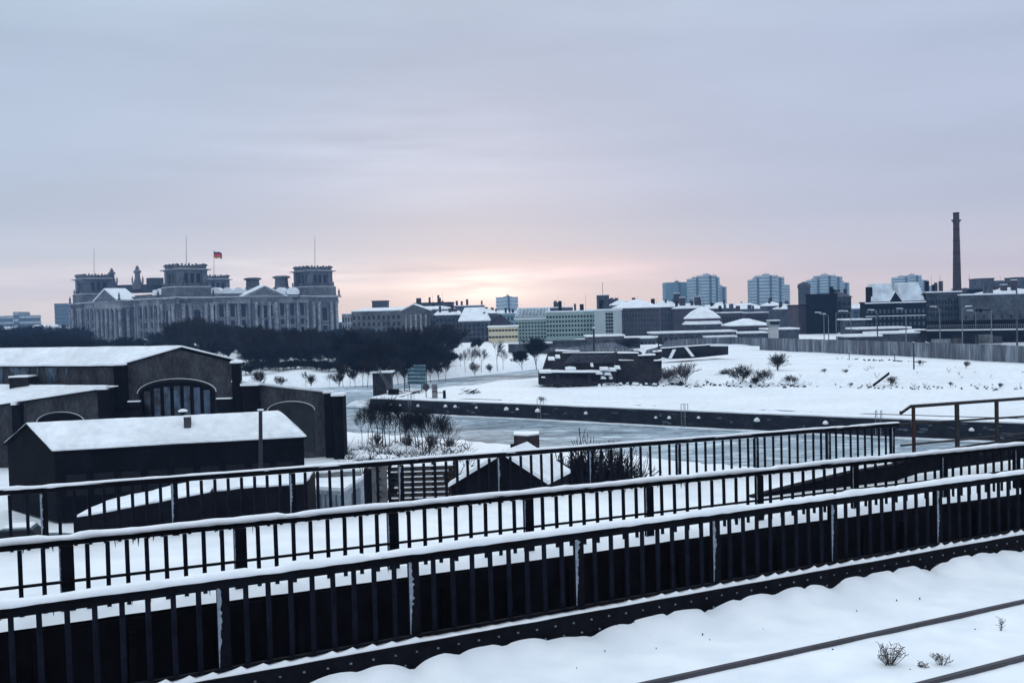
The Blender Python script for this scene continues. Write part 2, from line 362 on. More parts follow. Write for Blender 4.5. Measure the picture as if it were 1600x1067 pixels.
# ------------------------------------------------------------------ viaduct (deck slopes gently down to the right)
T = ray(3640, 494).normalized(); TH = Vector((T.x, T.y, 0)).normalized(); NH = Vector((-TH.y, TH.x, 0))
slope = T.z/math.hypot(T.x, T.y)
S0 = TH.y*14
ZR = 12-2.80                            # handrail top at X=0 beside s=S0
def D(s, d, h=0.0):                     # deck point: s along, d across (away), h above railing foot level
    p = TH*s+NH*d; k = 0.0
    if d < NH.y*12.35+.6: k = max(0.0, min(1.0, (d-(NH.y*12.35-.8))/.45))
    return Vector((p.x, p.y, ZR-1.08+slope*(s-S0)+h+k*.0075*(s-6)))
def s_at(px, d, py=700):
    r = ray(px, py); rh = Vector((r.x, r.y, 0)); k = d/(NH.dot(rh)); return TH.dot(rh)*k
DD = [NH.y*12.35, NH.y*15.6, NH.y*20.8]
# snow on rails
def snow_cap(d, s0, s1, wd, ht, h, seed, parent, step=.12):
    n = int((s1-s0)/step); prof = 7; vs = []; fs = []
    for i in range(n+1):
        s = s0+(s1-s0)*i/n
        ww = wd*(1+.10*nz(s, seed, 1.1)+.07*nz(s, seed, 5)); hh = ht*max(.25, 1+.45*nz(s, seed+5, .8)+.30*nz(s, seed, 3.1)+.12*nz(s, seed, 9)-(.5 if nz(s, seed, 1.7) > .38 else 0))
        for k in range(prof):
            a = math.pi*k/(prof-1); vs.append(D(s, d+math.cos(a)*ww/2+.01*nz(s, seed, 2), h+math.sin(a)**.6*hh if 0 < k < prof-1 else h-.012-abs(.02*nz(s, seed+k, 6))))
    for i in range(n):
        for k in range(prof-1): a = i*prof+k; fs.append((a, a+prof, a+prof+1, a+1))
        fs.append((i*prof+prof-1, (i+1)*prof+prof-1, (i+1)*prof, i*prof))
    fs.append(tuple(range(prof))); fs.append(tuple(reversed(range(n*prof, n*prof+prof))))
    cap = MB().add(vs, fs).build('snow_cap', CAPSNOW, parent, smooth=True)
    if ht > .04:                        # frozen drips hanging below the rail
        rnd = random.Random(int(seed*10)); m = MB()
        for _ in range(int((s1-s0)*2.4)):
            s = rnd.uniform(s0, min(s1, 20))
            if nz(s, seed, .5) < -.05: continue
            L_ = rnd.uniform(.02, .11); m = MB(); m.tube(D(s, d+.02, .93), D(s+rnd.uniform(-.012, .012), d+.02, .93-L_), rnd.uniform(.006, .016), .002, 4)
            m.build('icicle', mat('dirty_ice', (.03, .04, .055), .4, .4, 9), parent)
    return cap
def bar(mb, s, d, h0, h1, w_, t_, lean=0):
    mb.hexa([D(s-w_/2, d-t_/2, h0), D(s+w_/2, d-t_/2, h0), D(s+w_/2, d+t_/2, h0), D(s-w_/2, d+t_/2, h0)],
            [D(s-w_/2+lean, d-t_/2, h1), D(s+w_/2+lean, d-t_/2, h1), D(s+w_/2+lean, d+t_/2, h1), D(s-w_/2+lean, d+t_/2, h1)])
def lbar(mb, s0, s1, d, h0, h1, t_):
    mb.hexa([D(s0, d-t_/2, h0), D(s1, d-t_/2, h0), D(s1, d+t_/2, h0), D(s0, d+t_/2, h0)], [D(s0, d-t_/2, h1), D(s1, d-t_/2, h1), D(s1, d+t_/2, h1), D(s0, d+t_/2, h1)])
def railing(d, posts_px, s_lo, s_hi, label, low, capw, caph, patchy, hb=-.04, pw=.13):
    root = empty('railing', D(posts_px and s_at(800, d), d, 0), label, 'railing')
    ps = [s_at(p, d) for p in posts_px]; L_ = (ps[-1]-ps[0])/(len(ps)-1)
    while ps[0] > s_lo: ps.insert(0, ps[0]-L_)
    while ps[-1] < s_hi-.3: ps.append(ps[-1]+L_)
    m = MB(); lbar(m, s_lo, s_hi, d, .91 if d < DD[1] else .94, 1.03, .06); lbar(m, s_lo, s_hi, d, 1.0, 1.032, .115); m.build('top_rail', IRON, root)
    m = MB(); lbar(m, s_lo, s_hi, d-.03, low, low+.03, .05); m.build('lower_rail', IRON, root)
    snow_cap(d, s_lo, s_hi, capw, caph, 1.033, d*3, root)
    for i, s in enumerate(ps):
        if not s_lo-.1 <= s <= s_hi+.1: continue
        m = MB(); bar(m, s, d, hb, .93, pw, .05); bar(m, s-.0, d+.05, hb, .9, .05, .09)
        po = m.build('post', IRON, root)
        if patchy:
            # frozen streak of snow down the windward edge of the post
            m = MB(); n = 26; vs = []; fs = []
            for k in range(n+1):
                z = .92-.85*k/n; ww = max(.004, (.05 if k < n*.45 else .05*(1-(k-n*.45)/(n*.55)))*(.5+1.5*abs(nz(i*7, k, .57)))*patchy)
                vs += [D(s-pw/2-.004, d-.030, z), D(s-pw/2+ww, d-.032, z), D(s-pw/2+ww, d-.036, z), D(s-pw/2-.004, d-.038, z)]
            for k in range(n):
                for j in range(4): a = k*4+j; b = k*4+(j+1) % 4; fs.append((a, b, b+4, a+4))
            m.add(vs, fs).build('frozen_snow', mat('grimy_frost', (.20, .24, .30), .8, .3, 12), po)
    for i in range(len(ps)-1):
        for k in range(1, 9):
            s = ps[i]+(ps[i+1]-ps[i])*k/9
            if not s_lo-.1 <= s <= s_hi+.1: continue
            m = MB(); bar(m, s, d, hb, .93, .052, .030, random.uniform(-.006, .006)); m.build('baluster', IRON2, root)
    return root
E1 = DD[0]-.28
r1 = railing(DD[0], [340, 640, 900, 1115, 1300, 1465], s_at(-60, DD[0]), s_at(1680, DD[0]), 'nearest of the three snow capped black iron railings, above the riveted girder', .03, .14, .058, 1.0)
r2 = railing(DD[1], [97, 370, 610, 823, 1012, 1185, 1335, 1475], s_at(-50, DD[1]), s_at(1660, DD[1]), 'middle one of the three snow capped black iron railings, with snow between its bars', .47, .13, .056, .35, pw=.17)
r3 = railing(DD[2], [65, 270, 455, 625, 780, 923, 1060, 1182, 1295, 1395], s_at(-40, DD[2]), s_at(1403, DD[2], 655), 'farthest of the three snow capped black iron railings, thin, with the river behind', .12, .11, .035, .8, pw=.11)
sl_, sr_ = -6, 46
# near girder edge with rivets
gr = empty('edge_girder', D(6, E1), 'riveted black girder edge along the foot of the nearest railing', 'girder')
m = MB(); lbar(m, sl_, sr_, DD[0]-.05, -.45, -.012, .20); m.build('girder_plate', IRON, gr)
rv = MB(); nr = 0; RIV = mat('frosted_rivet', (.13, .15, .18), .7, .6, 9); s = 1.5
while s < 22:
    for row, hh in enumerate((-.10, -.24)):
        m = MB() if nr < 100 else rv
        m.lathe(D(s+row*.12, DD[0]-.152, hh+.012*nz(s, row, 9)), [(.013, -.010), (.018, 0), (.010, .010)], 6)
        if nr < 100: m.build('rivet', RIV, gr)
        nr += 1
    s += .27
tag(rv.build('rivet', RIV, gr), kind='stuff')
# little drifts caught between the balusters on the girder top
m = MB(); s = sl_
n = int((26-sl_)/.06); vs = []; fs = []
pr = [s_at(p, DD[0]) for p in (640, 900)]; bsp = (pr[1]-pr[0])/9
for i in range(n+1):
    s = sl_+i*.06; ph = ((s-pr[0])/bsp) % 1.0
    hh = .010+.058*(ph**1.8)*(.6+.8*abs(nz(s, 3, .8)))
    if nz(s, 1, .23) < -.28: hh *= .35
    vs += [D(s, DD[0]-.118-.02*nz(s, 9, 2.2), -.015), D(s, DD[0]-.105-.02*nz(s, 9, 2.2), hh*.5), D(s, DD[0]-.07, hh), D(s, DD[0]-.02, hh*.9), D(s, DD[0]+.02, -.014)]
for i in range(n):
    for k in range(4): a = i*5+k; fs.append((a, a+5, a+6, a+1))
m.add(vs, fs).build('snow_drift', CAPSNOW, gr, smooth=True)
# near deck snow with lumps against the girder
def deck(name, d0, d1, h, mound, s0, s1, ns, nd, pieces=None):
    vs = []; fs = []
    for i in range(ns+1):
        s = s0+(s1-s0)*i/ns
        for k in range(nd+1):
            q = (k/nd); d = d0+(d1-d0)*q
            z = h+.016*nz(s, d, .35)+.010*nz(s, d, 1.4, 2)+.004*nz(s, d, 9, 2)
            if mound:
                e = (d1-d); lump = .155*min(1, abs(nz(s, 0, .45, 5))*4.5)**.55*(.65+.6*nz(s, 0, .2, 3))+.06*min(1, abs(nz(s, 0, 1.6, 8))*4)**.6
                z += mound*lump*math.exp(-(e/.21)**2)-.02*math.exp(-((e-.55)/.35)**2)
            if not mound: z += (.10+.04*nz(s, 4, .9))*math.exp(-((d-DD[1]-.02)/.22)**2)*(1 if d > DD[1]-.19 else .2)
            vs.append(D(s, d, z))
    for i in range(ns):
        for k in range(nd): a = i*(nd+1)+k; fs.append((a, a+nd+1, a+nd+2, a+1))
    m = MB(); m.add(vs, fs); o = m.build(name, SNOW if not pieces else pieces, smooth=True); return tag(o, kind='structure')
deck('snowy_track_bed', -14, DD[0]-.152, -.335, 1.0, -12, 46, 900, 150)
m = MB(); lbar(m, -12, 46, (DD[0]-.4-14)/2, -1.6, -.62, DD[0]-.4+14); tag(m.build('viaduct_near_deck', BLACKWALL), kind='structure')
# steel track rails
dr1 = None
def rail_d(px, py, h):                  # distance across of the track rail seen at a pixel
    lo, hi = 2.0, 14.0
    for _ in range(40):
        md = (lo+hi)/2; p = D(s_at(px, md, py), md, h); r = ray(px, py); yy = EYE.z+r.z*(p.y/r.y)
        if yy > p.z: lo = md            # pixel ray passes above the point: it lands farther out
        else: hi = md
    return (lo+hi)/2
da, db = rail_d(1300, 1004, -.30), rail_d(1540, 1044, -.30)
for dv, lab in ((da, 'dark steel track rail nearer the railing, bare of snow'), (da-1.5, 'dark steel track rail in the bottom right corner, farther from the railing')):
    rt = empty('track_rail', D(10, dv, -.4), lab, 'track rail', 'steel rails of the snowed-in track')
    m = MB(); n = 90; sec = [(-.028, -.1), (-.034, .02), (-.03, .035), (.03, .035), (.034, .02), (.028, -.1)]
    vs = []; fs = []
    for i in range(n+1):
        s = -12+58*i/n
        for (a, b) in sec: vs.append(D(s, dv+a*1.0, -.325+b*1.2))
    for i in range(n):
        for k in range(6): a = i*6+k; b = i*6+(k+1) % 6; fs.append((a, b, b+6, a+6))
    m.add(vs, fs).build('rail_head', mat('rail_steel', (.03, .028, .038), .45, .3, 2, spec=.5), rt)
    m = MB(); lbar(m, -12, 46, dv, -.46, -.42, .14); m.build('rail_foot', IRON, rt)
# second bridge: dark side girder, snowy deck
g2 = empty('bridge_girder', D(6, DD[1]-.3), 'deep black side girder of the second bridge below the middle railing', 'girder')
m = MB(); lbar(m, sl_, sr_, DD[1]-.14, -3.2, -.03, .16); m.build('girder_plate', BLACKWALL, g2)
m = MB()
s = sl_
while s < 30:
    bar(m, s, DD[1]-.26, -2.8, -.2, .07, .08); s += 1.1
m.build('stiffener', BLACKWALL, g2)
m = MB(); lbar(m, -8, 46, (DD[0]+DD[1])/2-.1, -3.6, -3.3, DD[1]-DD[0]+1); m.build('walkway', BLACKWALL, g2)  # dark floor added so the gap between the bridges stays black
deck('snowy_bridge_deck', DD[1]-.20, DD[2]+.30, -.0, 0, -8, 46, 360, 90)
m = MB(); lbar(m, -8, 46, (DD[1]+DD[2])/2, -.9, -.06, DD[2]-DD[1]+.2); tag(m.build('viaduct_far_deck', BLACKWALL), kind='structure')
# piers under the bridges
for i, s in enumerate((-2, 14, 34)):
    m = MB()
    g = -2.6
    for d in (4, DD[1]+1.2, DD[2]-.6):
        p = D(s, d, -1.0); q = Vector((p.x, p.y, g)); m.box(q, TH, 1.2, 1.0, p.z-g)
    tag(m.build('bridge_pier', DARKBRICK), ['dark brick pier row under the left end of the viaduct', 'dark brick pier row under the middle of the viaduct', 'dark brick pier row under the right end of the viaduct'][i], 'pier')
# low dark plate on the deck at the right, behind the middle railing
pr_ = empty('kerb_plate', D(s_at(1290, DD[1]+1.2), DD[1]+1.2), 'low dark plate rising out of the deck snow behind the middle railing', 'plate')
m = MB(); sa = s_at(1225, DD[1]+1.4); sb = s_at(1680, DD[1]+1.4); pts = [(sa, 0), (sa+1.5, .16), (sa+3, .30), (sa+4.4, .36), (sa+5.2, .55), (sb, .72)]
for i in range(len(pts)-1):
    (a, ha), (b, hb) = pts[i], pts[i+1]; dd = DD[1]+2.4
    m.hexa([D(a, dd-.05, -.03+max(0, ha-.3)*.6), D(b, dd-.05, -.03+max(0, hb-.3)*.6), D(b, dd+.05, -.03+max(0, hb-.3)*.6), D(a, dd+.05, -.03+max(0, ha-.3)*.6)],
           [D(a, dd-.05, ha), D(b, dd-.05, hb), D(b, dd+.05, hb), D(a, dd+.05, ha)])
m.build('plate_web', IRON, pr_)
m = MB()
for i in range(len(pts)-1):
    (a, ha), (b, hb) = pts[i], pts[i+1]; dd = DD[1]+2.4
    m.hexa([D(a, dd-.1, ha), D(b, dd-.1, hb), D(b, dd+.1, hb), D(a, dd+.1, ha)], [D(a, dd-.1, ha+.03), D(b, dd-.1, hb+.03), D(b, dd+.1, hb+.03), D(a, dd+.1, ha+.03)])
m.build('plate_flange', IRON, pr_)
# brown pipe handrail beyond
def handrail():
    dd = DD[2]+.45; Yd = None
    def P(px, py):
        r = ray(px, py); k = dd/(NH.dot(Vector((r.x, r.y, 0)))); return EYE+r*k
    root = empty('handrail', P(1427, 700), 'brown three bar handrail with a bent end, right of the far railing', 'handrail')
    BR = mat('brown_paint', (.010, .008, .010), .7, .4, 5)
    def strip(pts, th, nm, mt=BR):
        m = MB()
        for i in range(len(pts)-1):
            a, b = pts[i], pts[i+1]; e = NH*.035
            m.hexa([a-e-Z*th/2, b-e-Z*th/2, b+e-Z*th/2, a+e-Z*th/2], [a-e+Z*th/2, b-e+Z*th/2, b+e+Z*th/2, a+e+Z*th/2])
        return m.build(nm, mt, root)
    top = [P(1407, 645), P(1421, 635), P(1640, 619.5)]
    strip(top, .09, 'top_rail'); strip([p+Z*.055 for p in top], .018, 'snow_line', CAPSNOW)
    strip([P(1403, 663), P(1640, 648)], .05, 'middle_rail'); strip([P(1408, 696), P(1640, 673)], .045, 'bottom_rail')
    for px, w_, mt in ((1427, .07, RUST), (1495, .12, BR), (1557, .10, BR), (1622, .10, BR)):
        a = P(px, 633-(px-1421)*.07); m = MB(); b = a-Z*1.55
        m.box(b, TH, w_, .07, 1.5); m.build('post', mt, root)
handrail()
# frozen weeds in the track snow
def weed(px, py, hgt, spread, n, label, seed):
    rnd = random.Random(seed); c = None
    dv = rail_d(px, py, -.36); c = D(s_at(px, dv, py), dv, -.38)
    m = MB()
    for i in range(n):
        a = rnd.uniform(0, 6.28); e = rnd.uniform(.25, 1)*spread; q = c+Vector((math.cos(a)*e, math.sin(a)*e*.7, hgt*rnd.uniform(.5, 1)))
        mid = c.lerp(q, .5)+Vector((rnd.uniform(-1, 1), rnd.uniform(-1, 1), .3))*.02
        m.tube(c, mid, .0035, .003, 4); m.tube(mid, q, .003, .0022, 4)
        for k in range(5):
            t = rnd.uniform(.2, 1); p0 = mid.lerp(q, t); p1 = p0+Vector((rnd.uniform(-.05, .05), rnd.uniform(-.05, .05), rnd.uniform(-.01, .05)))
            m.tube(p0, p1, .003, .003, 3)
    tag(m.build('weed', TREEG, loc=c), label, 'weed', 'dry weeds in the track snow')
weed(1390, 1042, .30, .22, 34, 'broad dry weed tuft between the two track rails', 1)
weed(1472, 1042, .20, .13, 14, 'small faint dry weed right of the broad tuft', 2)
weed(1441, 1046, .09, .09, 7, 'tiny dry sprig between the two weed tufts', 4)
weed(1563, 988, .24, .04, 4, 'single upright dry weed stalk just below the track rail', 3)

rc = random.Random(8); m = MB()
for _ in range(170):
    s_ = rc.uniform(2, 30); d_ = DD[0]-.2-abs(rc.gauss(0, 3.2)); z_ = rc.uniform(.004, .013); m.lathe(D(s_, d_, -.335), [(z_, -.01), (z_*.8, z_*.9), (z_*.2, z_*1.3)], 5)
tag(m.build('cinders', IRON), 'specks of dark cinder scattered on the track snow', 'cinders', kind='stuff')
# ------------------------------------------------------------------ building helpers
def building(name, label, cat, pl, pr, yt, Y, Yr=None, z0=0.0, depth=14, wall=GREYB, roof='flat', rh=3.0, rmat=ROOFSNOW, rows=0, cols=0, wz=(.3, .6), ww=.5, wmat=GLASS, band=None, over=.3, group=None, chim=(), parapet=0, zt=None, wtop=.92, wbot=.12, ridge=None, arch=False):
    """box building seen between photo columns pl..pr with eaves at photo row yt"""
    Yr = Yr or Y
    A = W(pl, yt, Y); B = W(pr, yt, Yr); zt = zt if zt is not None else (A.z+B.z)/2
    A = Vector((A.x, A.y, z0)); B = Vector((B.x, B.y, z0)); u = (B-A); ln = u.length; u.normalize(); n = Vector((-u.y, u.x, 0))
    if n.y < 0: n = -n
    C, E = B+n*depth, A+n*depth; H_ = zt-z0
    root = empty(name, A.lerp(B, .5), label, cat, group)
    MB().prism([A, B, C, E], H_).build('wall', wall, root)
    P = lambda a, b, z: A+u*(a*ln)+n*b+Z*z
    if roof == 'flat':
        m = MB(); m.prism([P(0, 0, 0)-u*over-n*over, P(1, 0, 0)+u*over-n*over, P(1, depth, 0)+u*over+n*over, P(0, depth, 0)-u*over+n*over], .45, dz=H_+.003); m.build('roof', rmat, root)
    else:
        e = over
        a, b, c, d = P(0, 0, H_)-u*e-n*e, P(1, 0, H_)+u*e-n*e, P(1, depth, H_)+u*e+n*e, P(0, depth, H_)-u*e+n*e
        if roof == 'gable': r0, r1_ = P(0, depth/2, H_+rh)-u*e, P(1, depth/2, H_+rh)+u*e
        elif roof == 'hip':
            k = min(.42, depth*.5/ln) if ridge is None else ridge
            r0, r1_ = P(k, depth/2, H_+rh), P(1-k, depth/2, H_+rh)
        if roof in ('gable', 'hip'):
            lo = [p+Z*.003 for p in (a, b, c, d)]
            vs = lo+[p+Z*.35 for p in (a, b, c, d)]+[r0+Z*.35, r1_+Z*.35]
            MB().add(vs, [(3, 2, 1, 0), (0, 1, 5, 4), (1, 2, 6, 5), (2, 3, 7, 6), (3, 0, 4, 7), (4, 5, 9, 8), (6, 7, 8, 9), (5, 6, 9), (7, 4, 8)]).build('roof', rmat, root)
        elif roof == 'front':           # gable facing the viewer
            vs = [a, b, c, d, P(.5, 0, H_+rh)-n*e, P(.5, depth, H_+rh)+n*e]
            vs = [v+Z*.003 for v in vs]+[v+Z*.35 for v in vs]
            MB().add([P(0, 0, H_), P(1, 0, H_), P(.5, 0, H_+rh*.97), P(0, depth, H_), P(1, depth, H_), P(.5, depth, H_+rh*.97)], [(0, 1, 2), (5, 4, 3), (0, 3, 4, 1)]).build('gable', wall, root)
            MB().add(vs, [(4, 5, 11, 10), (0, 4, 10, 6), (4, 1, 7, 10), (6, 10, 11, 9), (10, 7, 8, 11), (0, 3, 5, 4), (4, 5, 2, 1), (3, 9, 11, 5), (5, 11, 8, 2), (0, 6, 9, 3), (1, 2, 8, 7)]).build('roof', rmat, root)
    if band:                            # pale floor bands with dark window strips between
        nb, bm = band
        for i in range(nb):
            z = H_*(wbot+(wtop-wbot)*(i+.5)/nb); hh = H_*(wtop-wbot)/nb*.45
            m = MB(); m.prism([P(0, 0, 0)-u*.06-n*.12, P(1, 0, 0)+u*.06-n*.12, P(1, depth, 0)+u*.06, P(0, depth, 0)-u*.06], hh, dz=z-hh/2); m.build('floor_band', bm, root)
    if rows and cols:
        cnt = 0; extra = MB()
        for r_ in range(rows):
            for c_ in range(cols):
                m = MB() if cnt < 100 else extra
                x = (c_+.5)/cols; wwid = ln/cols*ww; wh = H_*(wtop-wbot)/rows*wz[1]; z = H_*(wbot+(wtop-wbot)*(r_+.5)/rows)-wh/2
                p = P(x, -.06, z); m.prism([p-u*wwid/2, p+u*wwid/2, p+u*wwid/2+n*.1, p-u*wwid/2+n*.1], wh)
                if cnt < 100:
                    m.build('window', wmat, root)
                cnt += 1
        if extra.v: tag(extra.build('window', wmat, root), kind='stuff')
    for (cx, cw, ch, cb) in chim:
        m = MB(); m.box(P(cx, depth*cb, H_-.5), u, cw, cw*.8, ch+.5); c = m.build('chimney', BRICKR, root)
        MB().box(P(cx, depth*cb, H_+ch+.003), u, cw+.2, cw*.8+.2, .25).build('snow_cap', ROOFSNOW, c)
    return root, P, u, n, H_, ln

# ------------------------------------------------------------------ parliament building
def parliament():
    D2 = 524; c2 = W(292, 500, D2); c2.z = 0
    u = Vector((math.cos(R(45)), math.sin(R(45)), 0)); v = Vector((-u.y, u.x, 0))
    C = c2-u*9-v*9
    LU, LV = 98.0, 137.0
    root = empty('parliament_building', C, 'great sooty stone parliament building with four corner towers and columned porticos', 'building')
    P = lambda a, b, z: C+u*a+v*b+Z*z
    def blk(m, a0, a1, b0, b1, z0, z1): m.hexa([P(a0, b0, z0), P(a1, b0, z0), P(a1, b1, z0), P(a0, b1, z0)], [P(a0, b0, z1), P(a1, b0, z1), P(a1, b1, z1), P(a0, b1, z1)]); return m
    MS = STONE
    blk(MB(), 0, LU, 0, LV, -1, 22.0).build('wall', MS, root)
    blk(MB(), -1.2, LU+1.2, -1.2, LV+1.2, -1.5, 2.0).build('plinth', mat('plinth_stone', (.05, .05, .055), .9, .4, .2), root)
    m = MB(); blk(m, -.9, LU+.9, -.9, -.003, 20.3, 21.3); blk(m, -.9, -.003, -.003, LV+.9, 20.3, 21.3); blk(m, -.6, LU+.6, -.6, -.003, 21.3, 23.0); blk(m, -.6, -.003, -.003, LV+.6, 21.3, 23.0); m.build('entablature', STONEL, root)
    m = MB(); blk(m, -2.0, LU+2, -2.0, LV+2, 23.0, 23.7); m.build('cornice', MS, root)
    m = MB(); blk(m, -2.05, LU+2.05, -2.05, LV+2.05, 23.703, 23.95); blk(m, -1.3, LU+1.3, -1.5, -1.203, 2.003, 2.3); blk(m, -1.3, -1.203, -1.5, LV+1.2, 2.003, 2.3); m.build('snow_ledge', ROOFSNOW, root)
    # balustrade parapet
    m = MB(); blk(m, 0, LU, .3, .9, 23.95, 25.6); blk(m, .3, .9, .9, LV, 23.95, 25.6); m.build('parapet', MS, root)
    # inner raised roofs
    m = MB(); blk(m, 22, LU-20, 22, LV-22, 23.95, 27.5); m.build('inner_roof', mat('roof_dark', (.04, .042, .045), .8, .4, .1), root)
    def window(face, x, w_, z0, z1, arch=False, out=.0, mt=GLASS):
        Q = (lambda s, o, z: P(s, -o, z)) if face == 'r' else (lambda s, o, z: P(-o, s, z))
        m = MB(); ring = [(x-w_/2, z0), (x+w_/2, z0), (x+w_/2, z1)]
        if arch: ring += [(x+w_/2*math.cos(t), z1+w_/2*math.sin(t)) for t in [math.pi*k/8 for k in range(1, 8)]]
        ring += [(x-w_/2, z1)]
        f_ = [Q(a, .08+out, b) for a, b in ring]; b_ = [Q(a, -.3+out, b) for a, b in ring]; k = len(ring)
        m.add(f_+b_, [tuple(range(k)), tuple(reversed(range(k, 2*k)))]+[(i, (i+1) % k, k+(i+1) % k, k+i) for i in range(k)])
        wn = m.build('window', mt, root)
        m = MB()                        # stone frame: jambs, sill and hood
        def fb(a0, a1, zz0, zz1, o):
            m.hexa([Q(a0, o, zz0), Q(a1, o, zz0), Q(a1, -.1+out, zz0), Q(a0, -.1+out, zz0)], [Q(a0, o, zz1), Q(a1, o, zz1), Q(a1, -.1+out, zz1), Q(a0, -.1+out, zz1)])
        fb(x-w_/2-.45, x-w_/2-.01, z0, z1, .35+out); fb(x+w_/2+.01, x+w_/2+.45, z0, z1, .35+out); fb(x-w_/2-.7, x+w_/2+.7, z0-.5, z0-.01, .6+out)
        if not arch: fb(x-w_/2-.8, x+w_/2+.8, z1+.01, z1+.6, .6+out)
        m.build('frame', STONEL, wn)
    def column(face, x, o, z0, z1, r=.85):
        Q = (lambda s, oo, z: P(s, -oo, z)) if face == 'r' else (lambda s, oo, z: P(-oo, s, z))
        b = Q(x, o, 0)
        m = MB(); m.lathe(b, [(r*1.35, z0), (r*1.35, z0+.7), (r, z0+.9), (r*.88, z1-1.8), (r*1.0, z1-1.6), (r*1.45, z1-.2), (r*1.45, z1)], 10); m.build('column', STONEL, root, smooth=False)
    def pavilion(face, x0, x1, o):
        Q = (lambda s, oo, z: P(s, -oo, z)) if face == 'r' else (lambda s, oo, z: P(-oo, s, z))
        m = MB(); m.hexa([Q(x0, o, 1.9), Q(x1, o, 1.9), Q(x1, -.2, 1.9), Q(x0, -.2, 1.9)], [Q(x0, o, 22.9), Q(x1, o, 22.9), Q(x1, -.2, 22.9), Q(x0, -.2, 22.9)]); m.build('corner_pavilion', MS, root)
        m = MB(); m.hexa([Q(x0-.6, o+1.3, 22.95), Q(x1+.6, o+1.3, 22.95), Q(x1+.6, .2, 22.95), Q(x0-.6, .2, 22.95)], [Q(x0-.6, o+1.3, 23.65), Q(x1+.6, o+1.3, 23.65), Q(x1+.6, .2, 23.65), Q(x0-.6, .2, 23.65)]); m.build('pavilion_cornice', STONEL, root)
        w_ = x1-x0
        for k in (.08, .27, .73, .92): column(face, x0+w_*k, o+.9, 2.3, 20.6, .95)
        window(face, (x0+x1)/2, w_*.2, 9.5, 15.5, True, out=o); window(face, (x0+x1)/2, w_*.18, 3.6, 7.0, out=o)
    pavilion('r', 0.2, 19, 1.2); pavilion('r', LU-19, LU-.2, 1.2)
    pavilion('l', 0.2, 19, 1.2); pavilion('l', LV-19, LV-.2, 1.2)
    # right front: bays left and right of the centre portal
    for x in (24, 30.5, 37, 61, 67.5, 74):
        window('r', x, 2.8, 13.0, 18.5, True); window('r', x, 2.6, 8.2, 11.3); window('r', x, 2.4, 3.2, 6.6)
    for x in (20.7, 27.2, 33.8, 40.3, 57.7, 64.2, 70.8, 77.3):
        Q = P(x, -.4, 2.3); m = MB(); m.box(Q, u, 1.3, .8, 18); m.build('pilaster', STONEL, root)
    m = MB(); blk(m, 41.5, 56.5, -2.2, -.003, 1.9, 23.0); m.build('centre_portal', MS, root)
    for x in (43, 46.8, 51.2, 55): column('r', x, 3.1, 2.3, 20.8, .9)
    window('r', 49, 2.6, 12, 19, out=2.2); window('r', 45, 1.5, 12.5, 19, out=2.2); window('r', 53, 1.5, 12.5, 19, out=2.2); window('r', 49, 4.2, 2.4, 8.5, True, out=2.2)
    # broad low gable over the right front
    def gable(face, x0, x1, o0, o1, z, h, mt=STONEL):
        Q = (lambda s, oo, zz: P(s, -oo, zz)) if face == 'r' else (lambda s, oo, zz: P(-oo, s, zz))
        xm = (x0+x1)/2; a = [Q(x0, o0, z), Q(x1, o0, z), Q(xm, o0, z+h)]; b = [Q(x0, o1, z), Q(x1, o1, z), Q(xm, o1, z+h)]
        g_ = MB().add(a+b, [(0, 1, 2), (5, 4, 3), (0, 3, 4, 1), (1, 4, 5, 2), (2, 5, 3, 0)]).build('pediment', mt, root)
        m = MB(); e = .5
        for (p, q) in (((x0-.8, z-.1), (xm, z+h)), ((xm, z+h), (x1+.8, z-.1))):
            A0, B0 = Q(p[0], o0+e, p[1]+.02), Q(q[0], o0+e, q[1]+.02); A1, B1 = Q(p[0], o1, p[1]+.02), Q(q[0], o1, q[1]+.02)
            m.hexa([A0, B0, B1, A1], [A0+Z*.6, B0+Z*.6, B1+Z*.6, A1+Z*.6])
        m.build('snowy_verge', ROOFSNOW, g_)
        m = MB()                        # recessed field of the gable
        s_ = .62; a = [Q(xm+(x0-xm)*s_, o0+.1, z+h*.12), Q(xm+(x1-xm)*s_, o0+.1, z+h*.12), Q(xm, o0+.1, z+h*.78)]; b = [p-(Q(0, 1, 0)-Q(0, 0, 0))*.3 for p in a]
        m.add(a+b, [(0, 1, 2), (5, 4, 3), (0, 3, 4, 1), (1, 4, 5, 2), (2, 5, 3, 0)]).build('carved_field', MS, g_)
    gable('r', 36, 62, 2.4, -3, 23.96, 5.4)
    # left front with great columned portico and its snowy roof
    m = MB(); blk(m, -8, -.003, 52, 85, 19.6, 23.0); blk(m, -8.8, 1, 51.2, 85.8, 23.0, 23.6); m.build('portico_beam', STONEL, root)
    m = MB(); blk(m, -9, -.003, 51, 86, -1, 2.4); blk(m, -12, -9.003, 51, 86, -1, 1.2); blk(m, -15, -12.003, 51, 86, -1, .5); m.build('portico_steps', MS, root)
    for k in range(6): column('l', 54+k*5.8, 7, 2.4, 19.6, 1.05)
    for k in (0, 5): column('l', 54+k*5.8, 2.5, 2.4, 19.6, 1.05)
    gable('l', 53, 84, 8.6, -3, 23.62, 6.6, MS)
    for k in range(5): window('l', 56.9+k*5.8, 3.0, 4, 12, True); 
    for x in (23.5, 30, 36.5, 43, 94, 100.5, 107, 113.5):
        window('l', x, 2.8, 13.0, 18.2, True); window('l', x, 2.6, 8.2, 11.3); window('l', x, 2.4, 3.2, 6.6)
    for x in (20.2, 26.8, 33.2, 39.8, 46.4, 49.5, 88, 90.6, 97.2, 103.8, 110.2, 116.8):
        Q = P(-.4, x, 2.3); m = MB(); m.box(Q, v, 1.3, .8, 18); m.build('pilaster', STONEL, root)
